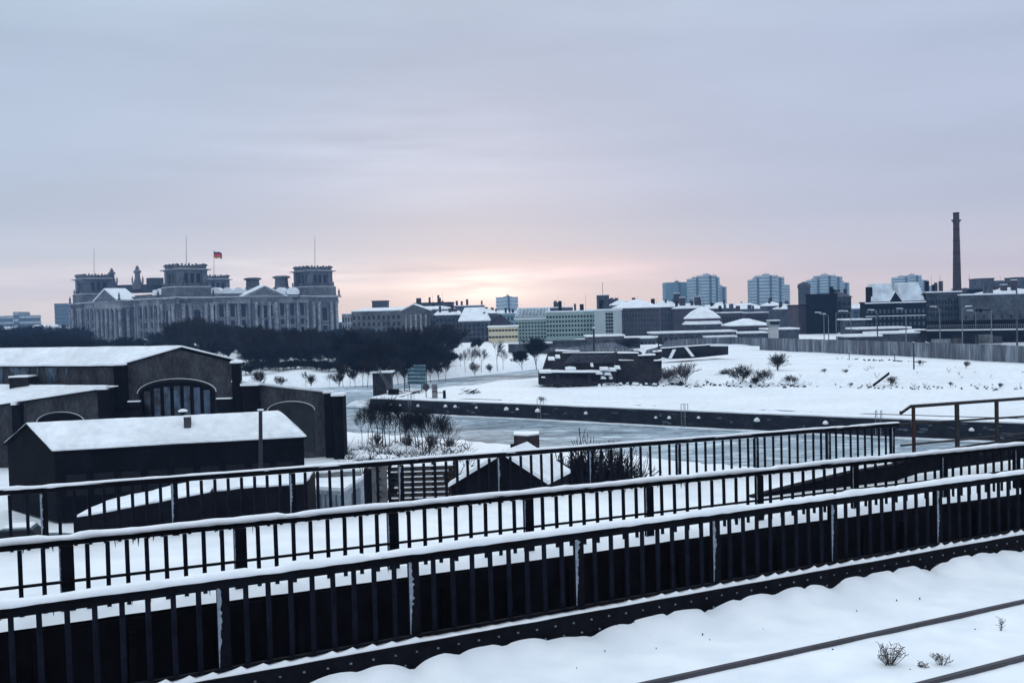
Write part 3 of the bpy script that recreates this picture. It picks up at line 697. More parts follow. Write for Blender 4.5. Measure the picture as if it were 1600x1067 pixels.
    # corner towers
    def tower(a, b, top, nm_label=None):
        tw = None
        m = MB(); s = 9.3; blk(m, a-s, a+s, b-s, b+s, 23.96, 29.2); m.build('tower_base', MS, root)
        s = 8.0
        m = MB(); blk(m, a-s, a+s, b-s, b+s, 29.2, 30.0)
        s = 7.0; blk(m, a-s, a+s, b-s, b+s, 30.0, top-3.6)
        for (x, y) in ((-1, -1), (1, -1), (-1, 1), (1, 1)):
            blk(m, a+x*6.6-1.4, a+x*6.6+1.4, b+y*6.6-1.4, b+y*6.6+1.4, 30.003, top-3.7)
        tw = m.build('tower', MS, root)
        m = MB(); s = 8.4; blk(m, a-s, a+s, b-s, b+s, top-3.6, top-3.2); s = 9.6; blk(m, a-s, a+s, b-s, b+s, top-3.2, top-2.8); m.build('tower_cornice', MS, tw)
        m = MB(); s = 8.3; blk(m, a-s, a+s, b-s, b+s, top-2.797, top-2.5); s = 9.35; blk(m, a-s, a+s, b-s, b+s, 29.203, 29.4); m.build('snow_ledge', ROOFSNOW, tw)
        m = MB(); s = 7.7; blk(m, a-s, a+s, b-s, b+s, top-2.497, top-1.2); m.build('tower_attic', MS, tw)
        m = MB(); s = 7.8
        for i in range(9):
            q = -s+2*s*i/8
            for (x, y) in ((q, -s), (-s, q), (q, s), (s, q)):
                m.box(P(a+x, b+y, top-1.2), u, .8, .8, 1.0+.4*(i % 2))
        s = 7.9; blk(m, a-s, a+s, b-s, b-s+.5, top-1.2, top-.9); blk(m, a-s, a-s+.5, b-s, b+s, top-1.2, top-.9)
        m.build('tower_cresting', MS, tw)
        for q in (-3.4, 0, 3.4):
            for fc in 'rl':
                m = MB(); 
                if fc == 'r': blk(m, a+q-1.0, a+q+1.0, b-7.15, b-6.9, 31.3, 36.2)
                else: blk(m, a-7.15, a-6.9, b+q-1.0, b+q+1.0, 31.3, 36.2)
                m.build('tower_window', GLASS, tw)
        for q in (-8, -5.2, 5.2, 8):    # statues on the base ledge
            for fc in 'rl':
                p = P(a+q, b-8.7, 29.2) if fc == 'r' else P(a-8.7, b+q, 29.2)
                MB().lathe(p, [(.6, 0), (.55, .4), (.35, .6), (.5, 1.5), (.45, 2.2), (.15, 2.5), (.25, 2.9), (.05, 3.2)], 7).build('statue', MS, tw)
    tower(9.5, 9.5, 41.2); tower(LU-9.5, 9.5, 41.2); tower(9.5, LV-9.5, 41.2); tower(LU-9.5, LV-9.5, 41.2)
    # cornice corner statues
    for (a, b) in ((-1, -1), (LU+1, -1), (-1, LV+1), (19, -1.5), (79, -1.5), (-1.5, 19), (-1.5, LV-19), (-8, 52), (-8, 85)):
        MB().lathe(P(a, b, 23.9), [(.8, 0), (.8, .8), (.4, 1), (.7, 2.4), (.3, 3.2), (.35, 3.7), (.05, 4.1)], 7).build('statue', MS, root)
    # white snow covered glass roofs
    def skylight(pl, pr_, yt, yb, Y):
        a, b = W(pl, yb, Y), W(pr_, yb, Y); t = W(pl, yt, Y).z-a.z; m = MB(); n_ = 8; vs = []; fs = []
        for j, dy in enumerate((0, 7)):
            for i in range(n_+1):
                q = i/n_; p = a.lerp(b, .5+.5*(-math.cos(math.pi*q))); vs.append(p+Z*(t*math.sin(math.pi*q)**.5)+Vector((0, dy, 0)))
        k = n_+1
        fs = [tuple(range(k)), tuple(reversed(range(k, 2*k)))]+[(i, i+1, k+i+1, k+i) for i in range(n_)]+[(n_, 0, k, 2*k-1)]
        m.add(vs, fs).build('domed_skylight', mat('skylight_snow', (.78, .82, .86), .6, .05, .3), root)
    for a, b in ((328, 345), (347, 363), (365, 381)): skylight(a, b, 449, 461, 543)
    for a, b in ((431, 446), (448, 464)): skylight(a, b, 449, 460, 556)
    skylight(238, 243, 453, 462, 560); skylight(245, 251, 451, 460, 560)
    m = MB(); p0, p1 = W(325, 461.5, 545), W(468, 459, 560)
    m.hexa([p0-Z*3, p1-Z*3, p1-Z*3+v*6, p0-Z*3+v*6], [p0, p1, p1+v*6, p0+v*6]); m.build('inner_roof', mat('roof_dark', (.04, .042, .045)), root)
    # ventilation turrets
    for (px, Y, yt, yb, w_) in ((395.5, 575, 434, 462, 6.5), (440.5, 580, 431, 462, 6.5)):
        c = W(px, yb, Y); t = W(px, yt, Y).z-c.z; r = w_/2
        m = MB(); prof = [(r*1.7, 0), (r*1.6, t*.35), (r*1.05, t*.45), (r*.95, t*.85), (r*1.35, t*.9), (r*1.35, t*.95), (r*.9, t)]
        m.lathe(c, [(a_*1.2, b_) for a_, b_ in prof], 8); m.build('ventilation_turret', MS, root)
    # spired stair turrets
    for (px, Y, yt, yb) in ((215.5, 600, 415, 452), (175.5, 640, 419, 450)):
        c = W(px, yb, Y); t = W(px, yt, Y).z-c.z
        m = MB(); m.lathe(c, [(3.6, 0), (3.4, t*.22), (2.4, t*.3), (1.7, t*.48), (1.6, t*.68), (2.6, t*.71), (2.3, t*.76), (1.1, t*.84), (1.1, t*.92), (.2, t)], 8); m.build('spired_turret', MS, root)
        for k in range(4):
            a = k*math.pi/2+.5; m = MB(); m.lathe(c+Vector((math.cos(a)*3, math.sin(a)*3, t*.25)), [(.5, 0), (.5, t*.18), (.05, t*.32)], 6); m.build('pinnacle', MS, root)
    a, b = W(236, 446, 590), W(256, 446, 590); m = MB(); m.prism([a, b, b+v*6, a+v*6], W(236, 434, 590).z-a.z); m.build('roof_box', mat('roof_dark', (.04, .042, .045)), root)
    a, b = W(188, 448, 605), W(262, 446, 590); m = MB(); m.prism([a-Z*4, b-Z*4, b-Z*4+v*6, a-Z*4+v*6], 5); m.build('inner_roof', mat('roof_dark', (.04, .042, .045)), root)
    # poles on the towers
    for (px, yt, yb, Y) in ((147, 388, 430, 644), (291, 368, 415, 524), (492, 370, 416, 580)):
        a, b = W(px, yb, Y), W(px, yt, Y); MB().tube(a, b, .17, .10, 6).build('mast', mat('mast_grey', (.06, .06, .07)), root)
    # red flag on its own pole
    a, b = W(334.6, 446, 562), W(334, 391, 562)
    fr = empty('flag_pole', a, 'tall pole with a red flag rising from the parliament roof behind the middle tower', 'flagpole')
    MB().tube(a, b, .16, .10, 6).build('pole', mat('mast_grey', (.06, .06, .07)), fr)
    cols_ = [(.05, .015, .03), (.60, .045, .06), (.45, .16, .05)]; names = ['black_stripe', 'red_stripe', 'gold_stripe']
    q = W(346.5, 392, 562); wd = (q-b).xy.length
    fl = None
    for j in range(3):
        n_ = 14; vs = []; fs = []; hh = 3.7/3
        for i in range(n_+1):
            t = i/n_; x = t*wd; sag = -1.5*t-.35*math.sin(t*7); yy = .5*math.sin(t*9)*t
            for e in (0, .04):
                for kk in (0, 1): vs.append(b+Vector((x, yy+e, -.4-sag*0-(j+kk)*hh*(1-.12*t)+sag)))
        for i in range(n_):
            o_ = i*4; fs += [(o_, o_+4, o_+5, o_+1), (o_+2, o_+3, o_+7, o_+6), (o_, o_+2, o_+6, o_+4), (o_+1, o_+5, o_+7, o_+3)]
        s_ = MB().add(vs, fs).build(names[j] if j else 'flag', mat('flag'+str(j), cols_[j], .8, .1, 1), fr if j == 0 else fl, smooth=True)
        if j == 0: fl = s_
parliament()

def snow_sheet(name, p00, p10, p11, p01, th, amp, nu, nv, mt, parent, seed=0):
    # snow on a roof quad: thick, softly uneven, ragged at its rim
    vs = []; fs = []
    for i in range(nu+1):
        for j in range(nv+1):
            a, b = i/nu, j/nv; p = p00.lerp(p10, a).lerp(p01.lerp(p11, a), b)
            edge = min(min(a, 1-a)*nu, min(b, 1-b)*nv)
            k = amp*(nz(p.x, p.y, .5, seed)+.6*nz(p.x, p.y, 1.7, seed+3)); q = p+Z*(th*(.45 if edge < .5 else 1)+k*.6)
            if edge < .5: q = q+(p00.lerp(p11, .5)-p).normalized()*(.04+amp*abs(nz(p.x, p.y, 1.3, seed+7)))
            vs.append(q)
    w_ = nv+1
    for i in range(nu):
        for j in range(nv): a = i*w_+j; fs.append((a, a+w_, a+w_+1, a+1))
    rim = [i*w_ for i in range(nu+1)]+[nu*w_+j for j in range(1, nv+1)]+[i*w_+nv for i in range(nu-1, -1, -1)]+[j for j in range(nv-1, 0, -1)]
    base = len(vs); vs += [vs[r]-Z*(th*.45+.015) for r in rim]; n = len(rim)
    for k in range(n): fs.append((rim[k], base+k, base+(k+1) % n, rim[(k+1) % n]))
    return MB().add(vs, fs).build(name, mt, parent, smooth=False)
# ------------------------------------------------------------------ brick hall group on the left
def arch_panel(name, c, hw, z0, zs, rise, th, mt, parent, u):
    pts = [(-hw, z0), (hw, z0), (hw, zs)]+[(hw*math.cos(t), zs+rise*math.sin(t)) for t in [math.pi*k/14 for k in range(1, 14)]]+[(-hw, zs)]
    f_ = [c+u*a+Z*b-Vector((0, th, 0)) for a, b in pts]; b_ = [c+u*a+Z*b+Vector((0, .2, 0)) for a, b in pts]; k = len(pts)
    return MB().add(f_+b_, [tuple(range(k)), tuple(reversed(range(k, 2*k)))]+[(i, (i+1) % k, k+(i+1) % k, k+i) for i in range(k)]).build(name, mt, parent)
def arch_rim(name, c, hw, zs, rise, w_, th, mt, parent, u):
    m = MB(); n_ = 20
    for i in range(n_):
        t0, t1 = math.pi*i/n_, math.pi*(i+1)/n_
        pt = lambda t, e: c+u*((hw+e)*math.cos(t))+Z*(zs+(rise+e)*math.sin(t))
        q = Vector((0, th, 0)); a, b, d, e = pt(t0, 0), pt(t1, 0), pt(t1, w_), pt(t0, w_)
        m.hexa([a-q, b-q, d-q, e-q], [a+Vector((0, .1, 0)), b+Vector((0, .1, 0)), d+Vector((0, .1, 0)), e+Vector((0, .1, 0))])
    return m.build(name, mt, parent)
YH = 85
def hall():
    ax = Vector((-18.8, 8.0, 0)).normalized(); U = Vector((1, 0, 0)); Ln = 46
    def wp(px, py, dy=0): return W(px, py, YH+dy)
    # --- main hall
    root = empty('brick_hall', Vector((wp(278, 700).x, YH, 0)), 'large brick hall with broad snowy gable and round arched window', 'hall')
    a, pk, b = wp(190, 571), wp(278, 546), wp(370, 568)
    g0, g1 = Vector((a.x, YH, 0)), Vector((b.x, YH, 0))
    MB().add([g0, g1, b, pk, a]+[p+ax*Ln for p in (g0, g1, b, pk, a)], [(0, 1, 2, 3, 4), (9, 8, 7, 6, 5), (0, 4, 9, 5), (1, 6, 7, 2), (0, 5, 6, 1), (2, 7, 8, 3), (3, 8, 9, 4)]).build('wall', HALLBRICK, root)
    A, K, B = wp(176, 574.0), wp(278, 544.5), wp(377, 568.5)
    e = Vector((0, .35, 0))
    m = MB()
    for p, q in ((A, K), (K, B)):
        g_ = ax*.4; m.hexa([p-g_, q-g_, q+ax*Ln, p+ax*Ln], [p-g_+Z*.12, q-g_+Z*.12, q+ax*Ln+Z*.12, p+ax*Ln+Z*.12])
    m.build('roof', BLACKWALL, root)
    m = MB(); nseg = 40
    for p, q in ((A, K), (K, B)):
        for i in range(nseg):
            f0, f1 = i/nseg, (i+1)/nseg
            w0, w1 = .05*nz(i, 0, .5), .05*nz(i+1, 0, .5)
            P0, Q0, P1, Q1 = p+ax*Ln*f0, q+ax*Ln*f0, p+ax*Ln*f1, q+ax*Ln*f1
            if i == 0: P0 = P0-ax*.42; Q0 = Q0-ax*.42
            if p is A: P0 = P0+Z*w0; P1 = P1+Z*w1
            m.hexa([P0+Z*.123, Q0+Z*.123, Q1+Z*.123, P1+Z*.123], [P0+Z*(.26+w0), Q0+Z*.24, Q1+Z*.24, P1+Z*(.26+w1)])
    m.build('roof_snow', ROOFSNOW, root)
    # dripping ice on the side wall
    side = MB()
    for i in range(46):
        t = random.uniform(.12, .98); p = a+ax*Ln*t; h_ = random.uniform(.5, 1.7); wv = random.uniform(.08, .5)
        q = p+Vector((-.06, -.14, 0))*1.0+Z*-.1; side = MB(); side.hexa([q-ax*wv*.2-Z*h_, q+ax*wv*.2-Z*h_, q+ax*wv*.2-Z*h_+Vector((.1, .1, 0)), q-ax*wv*.2-Z*h_+Vector((.1, .1, 0))], [q-ax*wv, q+ax*wv, q+ax*wv+Vector((.1, .1, 0)), q-ax*wv+Vector((.1, .1, 0))])
        side.build('ice_streak', mat('blue_ice', (.06, .09, .13), .4, .5, 1.5), root)

    # piers with snow
    for (pl, pr_, yt) in ((178, 196, 571), (362, 375, 567.5)):
        p, q = wp(pl, yt, -.5), wp(pr_, yt, -.5); m = MB(); m.prism([Vector((p.x, YH-.6, 0)), Vector((q.x, YH-.6, 0)), Vector((q.x, YH-.003, 0)), Vector((p.x, YH-.003, 0))], p.z); pi = m.build('buttress', BLACKWALL, root)
        MB().lathe(Vector(((p.x+q.x)/2, YH-.35, p.z)), [(.55, 0), (.58, .1), (.42, .22), (.1, .28)], 10).build('snow_cap', CAPSNOW, pi, smooth=True)
    c = wp(277, 613); c.z = 0; zs = wp(277, 613).z; hw = (wp(336, 613).x-wp(218, 613).x)/2; rise = wp(277, 594).z-zs
    ap = arch_panel('arched_window', c, hw, 0.5, zs, rise, .05, BLACKWALL, root, U)
    arch_rim('arch_snow', c+Vector((0, -.12, 0)), hw+.12, zs, rise+.14, .03, .10, CAPSNOW, root, U)
    arch_rim('arch_ring', c, hw-.1, zs, rise-.1, .2, .12, DARKBRICK, root, U)
    for i in range(7):
        x = -2.55+i*.85; wv = .26; m = MB(); hh = rise*math.sqrt(max(0, 1-(x/hw)**2))-.5
        m.box(c+U*x+Vector((0, -.08, 2.0)), U, wv*2, .06, zs+hh-2.0)
        m.build('window_light', mat('hall_glass', (.03, .05, .085), .3, .9, .9, spec=.4), ap)
    for x0, x1, y in ((200, 219, 628), (338, 362, 623.5)):
        p, q = wp(x0, y, -.8), wp(x1, y, -.8); m = MB(); m.prism([Vector((p.x, YH-.9, 0)), Vector((q.x, YH-.9, 0)), Vector((q.x, YH-.61, 0)), Vector((p.x, YH-.61, 0))], p.z); f_ = m.build('low_buttress', BLACKWALL, root)
        MB().prism([Vector((p.x, YH-.92, p.z)), Vector((q.x, YH-.92, p.z)), Vector((q.x, YH-.6, p.z)), Vector((p.x, YH-.6, p.z))], .1).build('snow_cap', CAPSNOW, f_)
    # --- right aisle
    root = empty('side_hall', Vector((wp(450, 700).x, YH, 0)), 'lower brick hall with one arched window, right of the large hall', 'hall')
    a, b = wp(375.5, 598.5), wp(526, 615.5); g0, g1 = Vector((a.x, YH, 0)), Vector((b.x, YH, 0))
    MB().add([g0, g1, b, a]+[p+ax*20 for p in (g0, g1, b, a)], [(0, 1, 2, 3), (7, 6, 5, 4), (0, 3, 7, 4), (1, 5, 6, 2), (2, 6, 7, 3), (0, 4, 5, 1)]).build('wall', HALLBRICK, root)
    A, B = wp(375.5, 596.5), wp(530, 613.5); m = MB(); m.hexa([A-e, B-e, B+ax*20, A+ax*20], [A-e+Z*.14, B-e+Z*.14, B+ax*20+Z*.14, A+ax*20+Z*.14]); m.build('roof_snow', ROOFSNOW, root)
    for (pl, pr_, yt, dep, sn) in ((377, 402, 603, 1.0, 1), (506, 518, 614.5, .7, 1), (518.5, 535.5, 619, 1.6, 1)):
        p, q = wp(pl, yt, -dep), wp(pr_, yt, -dep); m = MB(); m.prism([Vector((p.x, YH-dep, 0)), Vector((q.x, YH-dep, 0)), Vector((q.x, YH-.003, 0)), Vector((p.x, YH-.003, 0))], p.z); pi = m.build('buttress', BLACKWALL, root)
        MB().prism([Vector((p.x-.08, YH-dep-.08, p.z+.003)), Vector((q.x+.08, YH-dep-.08, p.z+.003)), Vector((q.x+.08, YH, p.z+.003)), Vector((p.x-.08, YH, p.z+.003))], .2).build('snow_cap', CAPSNOW, pi)
    c = wp(455, 641); zs = c.z; c.z = 0; hw = (wp(490, 641).x-wp(420, 641).x)/2; rise = wp(455, 629).z-zs
    arch_panel('arched_window', c, hw, .5, zs, rise, .05, mat('hall_glass2', (.012, .016, .022), .5, .6, .8), root, U)
    arch_rim('arch_snow', c+Vector((0, -.1, 0)), hw+.1, zs, rise+.12, .03, .07, CAPSNOW, root, U)
    # --- left aisle, roof falls to the left
    root = empty('side_hall', Vector((wp(90, 700).x, YH, 0)), 'lower brick hall with wide snowy roof at the left edge', 'hall')
    a, b = wp(-120, 653), wp(178, 606.5); g0, g1 = Vector((a.x, YH-1, 0)), Vector((b.x, YH-1, 0))
    a.y = b.y = YH-1
    MB().add([g0, g1, b, a]+[p+ax*30 for p in (g0, g1, b, a)], [(0, 1, 2, 3), (7, 6, 5, 4), (0, 3, 7, 4), (1, 5, 6, 2), (2, 6, 7, 3), (0, 4, 5, 1)]).build('wall', HALLBRICK, root)
    A, B = wp(-122, 651, -1.4), wp(186, 603.5, -1.4); MB().hexa([A-Z*.1, B-Z*.1, B+ax*30-Z*.1, A+ax*30-Z*.1], [A, B, B+ax*30, A+ax*30]).build('roof', BLACKWALL, root); snow_sheet('roof_snow', A+Z*.004, B+Z*.004, B+ax*30+Z*.004, A+ax*30+Z*.004, .17, .07, 40, 30, ROOFSNOW, root, 5)
    for (pl, pr_, yt, dep) in ((152, 172, 609, 1.9), (18, 30, 633, 1.7)):
        p, q = wp(pl, yt, -dep), wp(pr_, yt, -dep); m = MB(); m.prism([Vector((p.x, YH-dep, 0)), Vector((q.x, YH-dep, 0)), Vector((q.x, YH-1.003, 0)), Vector((p.x, YH-1.003, 0))], p.z); pi = m.build('buttress', BLACKWALL, root)
        MB().prism([Vector((p.x-.05, YH-dep-.05, p.z+.003)), Vector((q.x-.3, YH-dep-.05, p.z+.003)), Vector((q.x-.3, YH-1, p.z+.003)), Vector((p.x-.05, YH-1, p.z+.003))], .28).build('snow_cap', CAPSNOW, pi)
    c = wp(95, 659, -1.0); zs = c.z; c.z = 0; arch_panel('arched_window', c, 1.9, .5, zs, .75, .05, BLACKWALL, root, U); arch_rim('arch_snow', c+Vector((0, -.1, 0)), 2.0, zs, .85, .022, .06, CAPSNOW, root, U)
    p, q = wp(15, 613.5, 2), wp(44.5, 613.5, 2); zt = wp(15, 590, 2).z
    ch = MB().prism([Vector((p.x, YH+2, 2)), Vector((q.x, YH+2, 2)), Vector((q.x, YH+3.6, 2)), Vector((p.x, YH+3.6, 2))], zt-2).build('chimney', DARKBRICK, root)
    MB().prism([Vector((p.x-.05, YH+1.95, zt)), Vector((q.x+.05, YH+1.95, zt)), Vector((q.x+.05, YH+3.65, zt)), Vector((p.x-.05, YH+3.65, zt))], .12).build('snow_cap', CAPSNOW, ch)
    # dark block left of the big gable pier between aisle and hall
    m = MB(); p, q = wp(170, 604, -1.3), wp(220, 604, -1.3); m.prism([Vector((p.x, YH-1.3, 0)), Vector((q.x, YH-1.3, 0)), Vector((q.x, YH-1.003, 0)), Vector((p.x, YH-1.003, 0))], wp(170, 640).z); m.build('link_wall', BLACKWALL, root)
hall()
# --- long low house in front of the hall
def long_house():
    near_l, near_r = W(80, 703, 60.0), W(480, 681, 64.1); zt = 4.3
    near_l, near_r = G(80, 705, 4.3), G(480, 682.5, 4.3); far_l = G(5, 693, 4.3)
    ap_l = G(40, 662, 5.8); ap_r = G(436, 643, 5.8); far_r = far_l+(near_r-near_l)
    far_r = G(452, 646.5, 4.9); far_r.z = 4.3
    root = empty('long_house', (near_l+near_r)/2-Z*4.3, 'long dark low house with clean snowy pitched roof and small chimney', 'house')
    inn = lambda p, q, k=.3: p+(q-p).normalized()*k
    cen = (near_l+near_r+far_l+far_r)/4
    ring = [cen+(p-cen)*.975 for p in (near_l, near_r, far_r, far_l)]; ring = [Vector((p.x, p.y, 0)) for p in ring]
    MB().prism(ring, 4.15).build('wall', BLACKWALL, root)
    q = cen+(ap_l-cen)*.975; gl = [ring[0]+Z*4.15, Vector((q.x, q.y, 5.65)), ring[3]+Z*4.15]; k_ = (far_l-near_l).normalized().cross(Z)*.2
    MB().add(gl+[g-(near_r-near_l).normalized()*-.3 for g in gl], [(0, 1, 2), (5, 4, 3), (0, 3, 4, 1), (1, 4, 5, 2), (0, 2, 5, 3)]).build('gable', BLACKWALL, root)
    e = Z*.1
    m = MB(); vs = [near_l, near_r, ap_r, ap_l, far_l, far_r]
    m.add([p-Z*.12 for p in vs]+[p-Z*.003 for p in vs], [(0, 1, 2, 3), (3, 2, 5, 4), (1, 5, 2), (9, 8, 7, 6), (10, 11, 8, 9), (8, 11, 7), (0, 6, 7, 1), (0, 3, 9, 6), (3, 4, 10, 9), (4, 5, 11, 10), (1, 7, 11, 5)]).build('roof', BLACKWALL, root)
    snow_sheet('roof_snow', near_l, near_r, ap_r, ap_l, .16, .05, 60, 10, ROOFSNOW, root, 1); snow_sheet('roof_snow', far_l, far_r, ap_r, ap_l, .14, .04, 30, 6, ROOFSNOW, root, 2); snow_sheet('roof_snow', near_r, far_r, ap_r+Vector((.02, .02, 0)), ap_r, .12, .02, 6, 4, ROOFSNOW, root, 3)
    c = W(294, 684, 63.2); t = W(294, 651, 63.2).z
    ch = MB().box(Vector((c.x, c.y, c.z-.3)), (1, .2), .42, .42, t-c.z+.3).build('chimney', mat('chimney_brick', (.06, .055, .062)), root)
    MB().box(Vector((c.x, c.y, t)), (1, .2), .52, .5, .08).build('snow_cap', CAPSNOW, ch)
    c = W(286, 652, 65.4); t = W(286, 643, 65.4).z
    v_ = MB().lathe(Vector((c.x, c.y, c.z-.2)), [(.16, 0), (.16, t-c.z+.2)], 8).build('vent_pipe', IRON, root); MB().lathe(Vector((c.x, c.y, t)), [(.3, 0), (.33, .06), (.2, .14), (.05, .18)], 10).build('snow_cap', CAPSNOW, v_, smooth=True)
    for k in range(9):
        p = ring[0].lerp(ring[1], .08+.105*k); n = Vector((ring[1].y-ring[0].y, -(ring[1].x-ring[0].x), 0)).normalized(); m = MB(); m.box(p+n*.03+Z*1.5, ring[1]-ring[0], 1.1, .08, 1.3); m.build('window', GLASS, root)
    # iron pole standing in front
    a = W(405, 735, 58); b = W(407, 641, 58); a.z = 0
    pr = empty('utility_pole', a, 'thin dark pole in front of the long low house', 'pole'); MB().tube(a, b, .14, .11, 8).build('shaft', mat('pole_wood', (.03, .03, .04), .8), pr)
    MB().box(b-Z*.01, (1, 0), .3, .3, .08).build('cap', CAPSNOW, pr)
long_house()

# ------------------------------------------------------------------ sheds and yard seen through the far railing
def lean_shed(px_top, Yt, px_low, Yl, label, name='shed', wall=BLACKWALL):
    # px_top, px_low: two photo points each on the upper and lower edge of the roof
    a, b = W(*px_top[0], Yt), W(*px_top[1], Yt+.5); c, d = W(*px_low[1], Yl+.5), W(*px_low[0], Yl)
    root = empty(name, Vector(((a.x+b.x)/2, (a.y+d.y)/2, 0)), label, 'shed')
    MB().hexa([Vector((p.x, p.y, 0)) for p in (d, c, b, a)], [p-Z*.12 for p in (d, c, b, a)]).build('wall', wall, root)
    snow_sheet('roof_snow', d-Z*.1, c-Z*.1, b-Z*.1, a-Z*.1, .2, .14, 26, 6, ROOFSNOW, root, 4)
    return root
lean_shed([(168, 782), (345, 741)], 50, [(118, 806), (330, 765)], 47, 'dark lean-to shed with a narrow strip of snowy roof, below the long house')
lean_shed([(330, 742), (492, 733)], 51, [(325, 765), (480, 752)], 48, 'flat dark shed with snow on it, left of the white container')
lean_shed([(478, 727), (560, 722)], 58, [(470, 738), (565, 733)], 56, 'small low grey shed behind the white container', wall=CONC)
def yard():
    # container
    a = W(463, 765, 54); b = W(538, 768, 52.5); c = W(572, 758, 57); d = a+(c-b)
    root = empty('container', Vector((b.x, b.y, 0)), 'pale grey metal container box with snowy top behind the far railing', 'container')
    zt = b.z; mt = mat('container_paint', (.30, .36, .42), .6, .2, .8, fine=3); mt2 = mat('container_dark', (.09, .13, .18), .6, .2, 1)
    g = [Vector((p.x, p.y, .15)) for p in (a, b, c, d)]
    MB().prism(g, zt-.15).build('body', mt, root); MB().prism([p+Z*(zt+.003) for p in [Vector((q.x, q.y, 0)) for q in g]], .18).build('roof_snow', ROOFSNOW, root)
    m = MB(); u = (g[1]-g[0])
    for k in range(9): p = g[0]+u*(.06+.11*k); m.box(p-Vector((0, .04, -.25)), u, .07, .06, zt-.6)
    m.build('corrugation', mt2, root)
    for x in (.0,): MB().box((g[1]+g[2])/2+Vector((.03, -.03, .3)), g[2]-g[1], 1.6, .06, zt-.8).build('door', mt2, root)
    # concrete pillar with worn marks
    p = W(594, 786, 44); t = W(594, 718, 44).z; base = Vector((p.x, p.y, 0))
    root = empty('concrete_pillar', base, 'tall concrete pillar with dark ring marks just left of the lumber stack', 'pillar')
    MB().box(base, (1, 0), .62, .5, t).build('shaft', mat('pillar_concrete', (.09, .09, .095), .9, .5, 3), root)
    for zz in (t-.35, t-.95, t-1.5):
        m = MB(); n_ = 10
        for i in range(n_):
            a0, a1 = .6+i*4.8/n_, .6+(i+1)*4.8/n_; f = lambda a_, r_: base+Vector((.02+math.cos(a_)*r_, -.26, zz+math.sin(a_)*r_*1.1))
            q0, q1, q2, q3 = f(a0, .10), f(a1, .10), f(a1, .15), f(a0, .15); o_ = Vector((0, .03, 0))
            m.hexa([q0, q1, q2, q3], [q0+o_, q1+o_, q2+o_, q3+o_])
        m.build('painted_mark', BLACKWALL, root)
    MB().box(base-Vector((.5, 0, 0)), (1, 0), .32, .5, t-.4).build('side_shaft', BLACKWALL, root)
    # lumber stack
    Yl = 52; a = W(604, 775, Yl); b = W(716, 768, Yl)
    root = empty('lumber_stack', Vector(((a.x+b.x)/2, Yl, 0)), 'stack of snow dusted boards laid in open layers behind the far railing', 'lumber stack')
    zb, ztp = .1, W(660, 722, Yl).z; n_ = 15
    for k in range(n_):
        z = zb+(ztp-zb)*k/n_; off = random.uniform(-.15, .15)
        m = MB(); m.box(Vector(((a.x+b.x)/2+off, Yl+1, z)), (1, random.uniform(-.02, .07)), (b.x-a.x)*random.uniform(.85, 1.05), 2.2, .07); bo = m.build('board_layer', mat('wet_board', (.010, .010, .014), .9, .4, 2), root)
        MB().box(Vector(((a.x+b.x)/2+off, Yl+.93, z+.073)), (1, .03), (b.x-a.x)*random.uniform(.6, .95), 2.15, .045).build('snow_dusting', CAPSNOW, bo)
    for x in (.05, .35, .65, .95): MB().box(Vector((a.x+(b.x-a.x)*x, Yl+1, 0)), (1, 0), .12, 1.8, ztp).build('spacer', mat('wet_board', (.010, .010, .014)), root)
    # gabled house in the middle
    Y0 = 42; ap = W(785, 709, Y0); l = W(703, 757, Y0); r = W(872, 757, Y0)
    l.z = r.z = min(l.z, r.z); bk = Vector((7.2, 7.5, 0))
    l = Vector((l.x, Y0, l.z)); r = Vector((ap.x+.9, Y0, l.z+.25))
    rr = W(853, 752, Y0+1.5); 
    root = empty('gabled_house', Vector((ap.x, Y0, 0)), 'dark gabled house with snow on its right roof slope, behind the far railing', 'house')
    # footprint: gable left-front; ridge runs back to the right
    l2 = W(705, 757, Y0); r2 = W(853, 753, Y0); z = l2.z; r2.z = z
    rdg = Vector((1.1, 2.6, 0)); 
    g = [l2, r2, ap]; m = MB()
    m.add([Vector((l2.x, l2.y, 0)), Vector((r2.x, r2.y, 0)), r2, ap, l2]+[p+rdg for p in (Vector((l2.x, l2.y, 0)), Vector((r2.x, r2.y, 0)), r2, ap, l2)], [(0, 1, 2, 3, 4), (9, 8, 7, 6, 5), (0, 4, 9, 5), (1, 6, 7, 2), (2, 7, 8, 3), (3, 8, 9, 4), (0, 5, 6, 1)])
    m.build('wall', BLACKWALL, root)
    ov = Vector((0, -.25, 0)); A_, B_ = l2+(l2-ap)*.05, r2+(r2-ap)*.05
    m = MB()
    for p, q in ((A_, ap), (ap, B_)):
        rd = rdg if q is B_ else Vector((.05, .35, 0))
        m.hexa([p+ov, q+ov, q+rd, p+rd], [p+ov+Z*.16, q+ov+Z*.16, q+rd+Z*.16, p+rd+Z*.16])
    m.build('roof_snow', ROOFSNOW, root)
    # square chimney behind the far railing
    a, b = W(803, 692, 54), W(843, 692, 54); zt = W(803, 681, 54).z
    root = empty('brick_stack', Vector(((a.x+b.x)/2, 54.7, 0)), 'squat brick chimney stack with snow slab top above the far railing', 'chimney')
    MB().prism([Vector((a.x, 54.3, 0)), Vector((a.x+.75, 53.8, 0)), Vector((b.x, 54.3, 0)), Vector((b.x, 55.4, 0)), Vector((a.x, 55.4, 0))], zt).build('shaft', mat('stack_brick', (.04, .03, .035), .9, .4, 3), root)
    MB().prism([Vector((a.x, 54.25, zt+.003)), Vector((a.x+.75, 53.75, zt+.003)), Vector((b.x, 54.25, zt+.003)), Vector((b.x, 55.4, zt+.003)), Vector((a.x, 55.4, zt+.003))], .08).build('snow_cap', CAPSNOW, root)
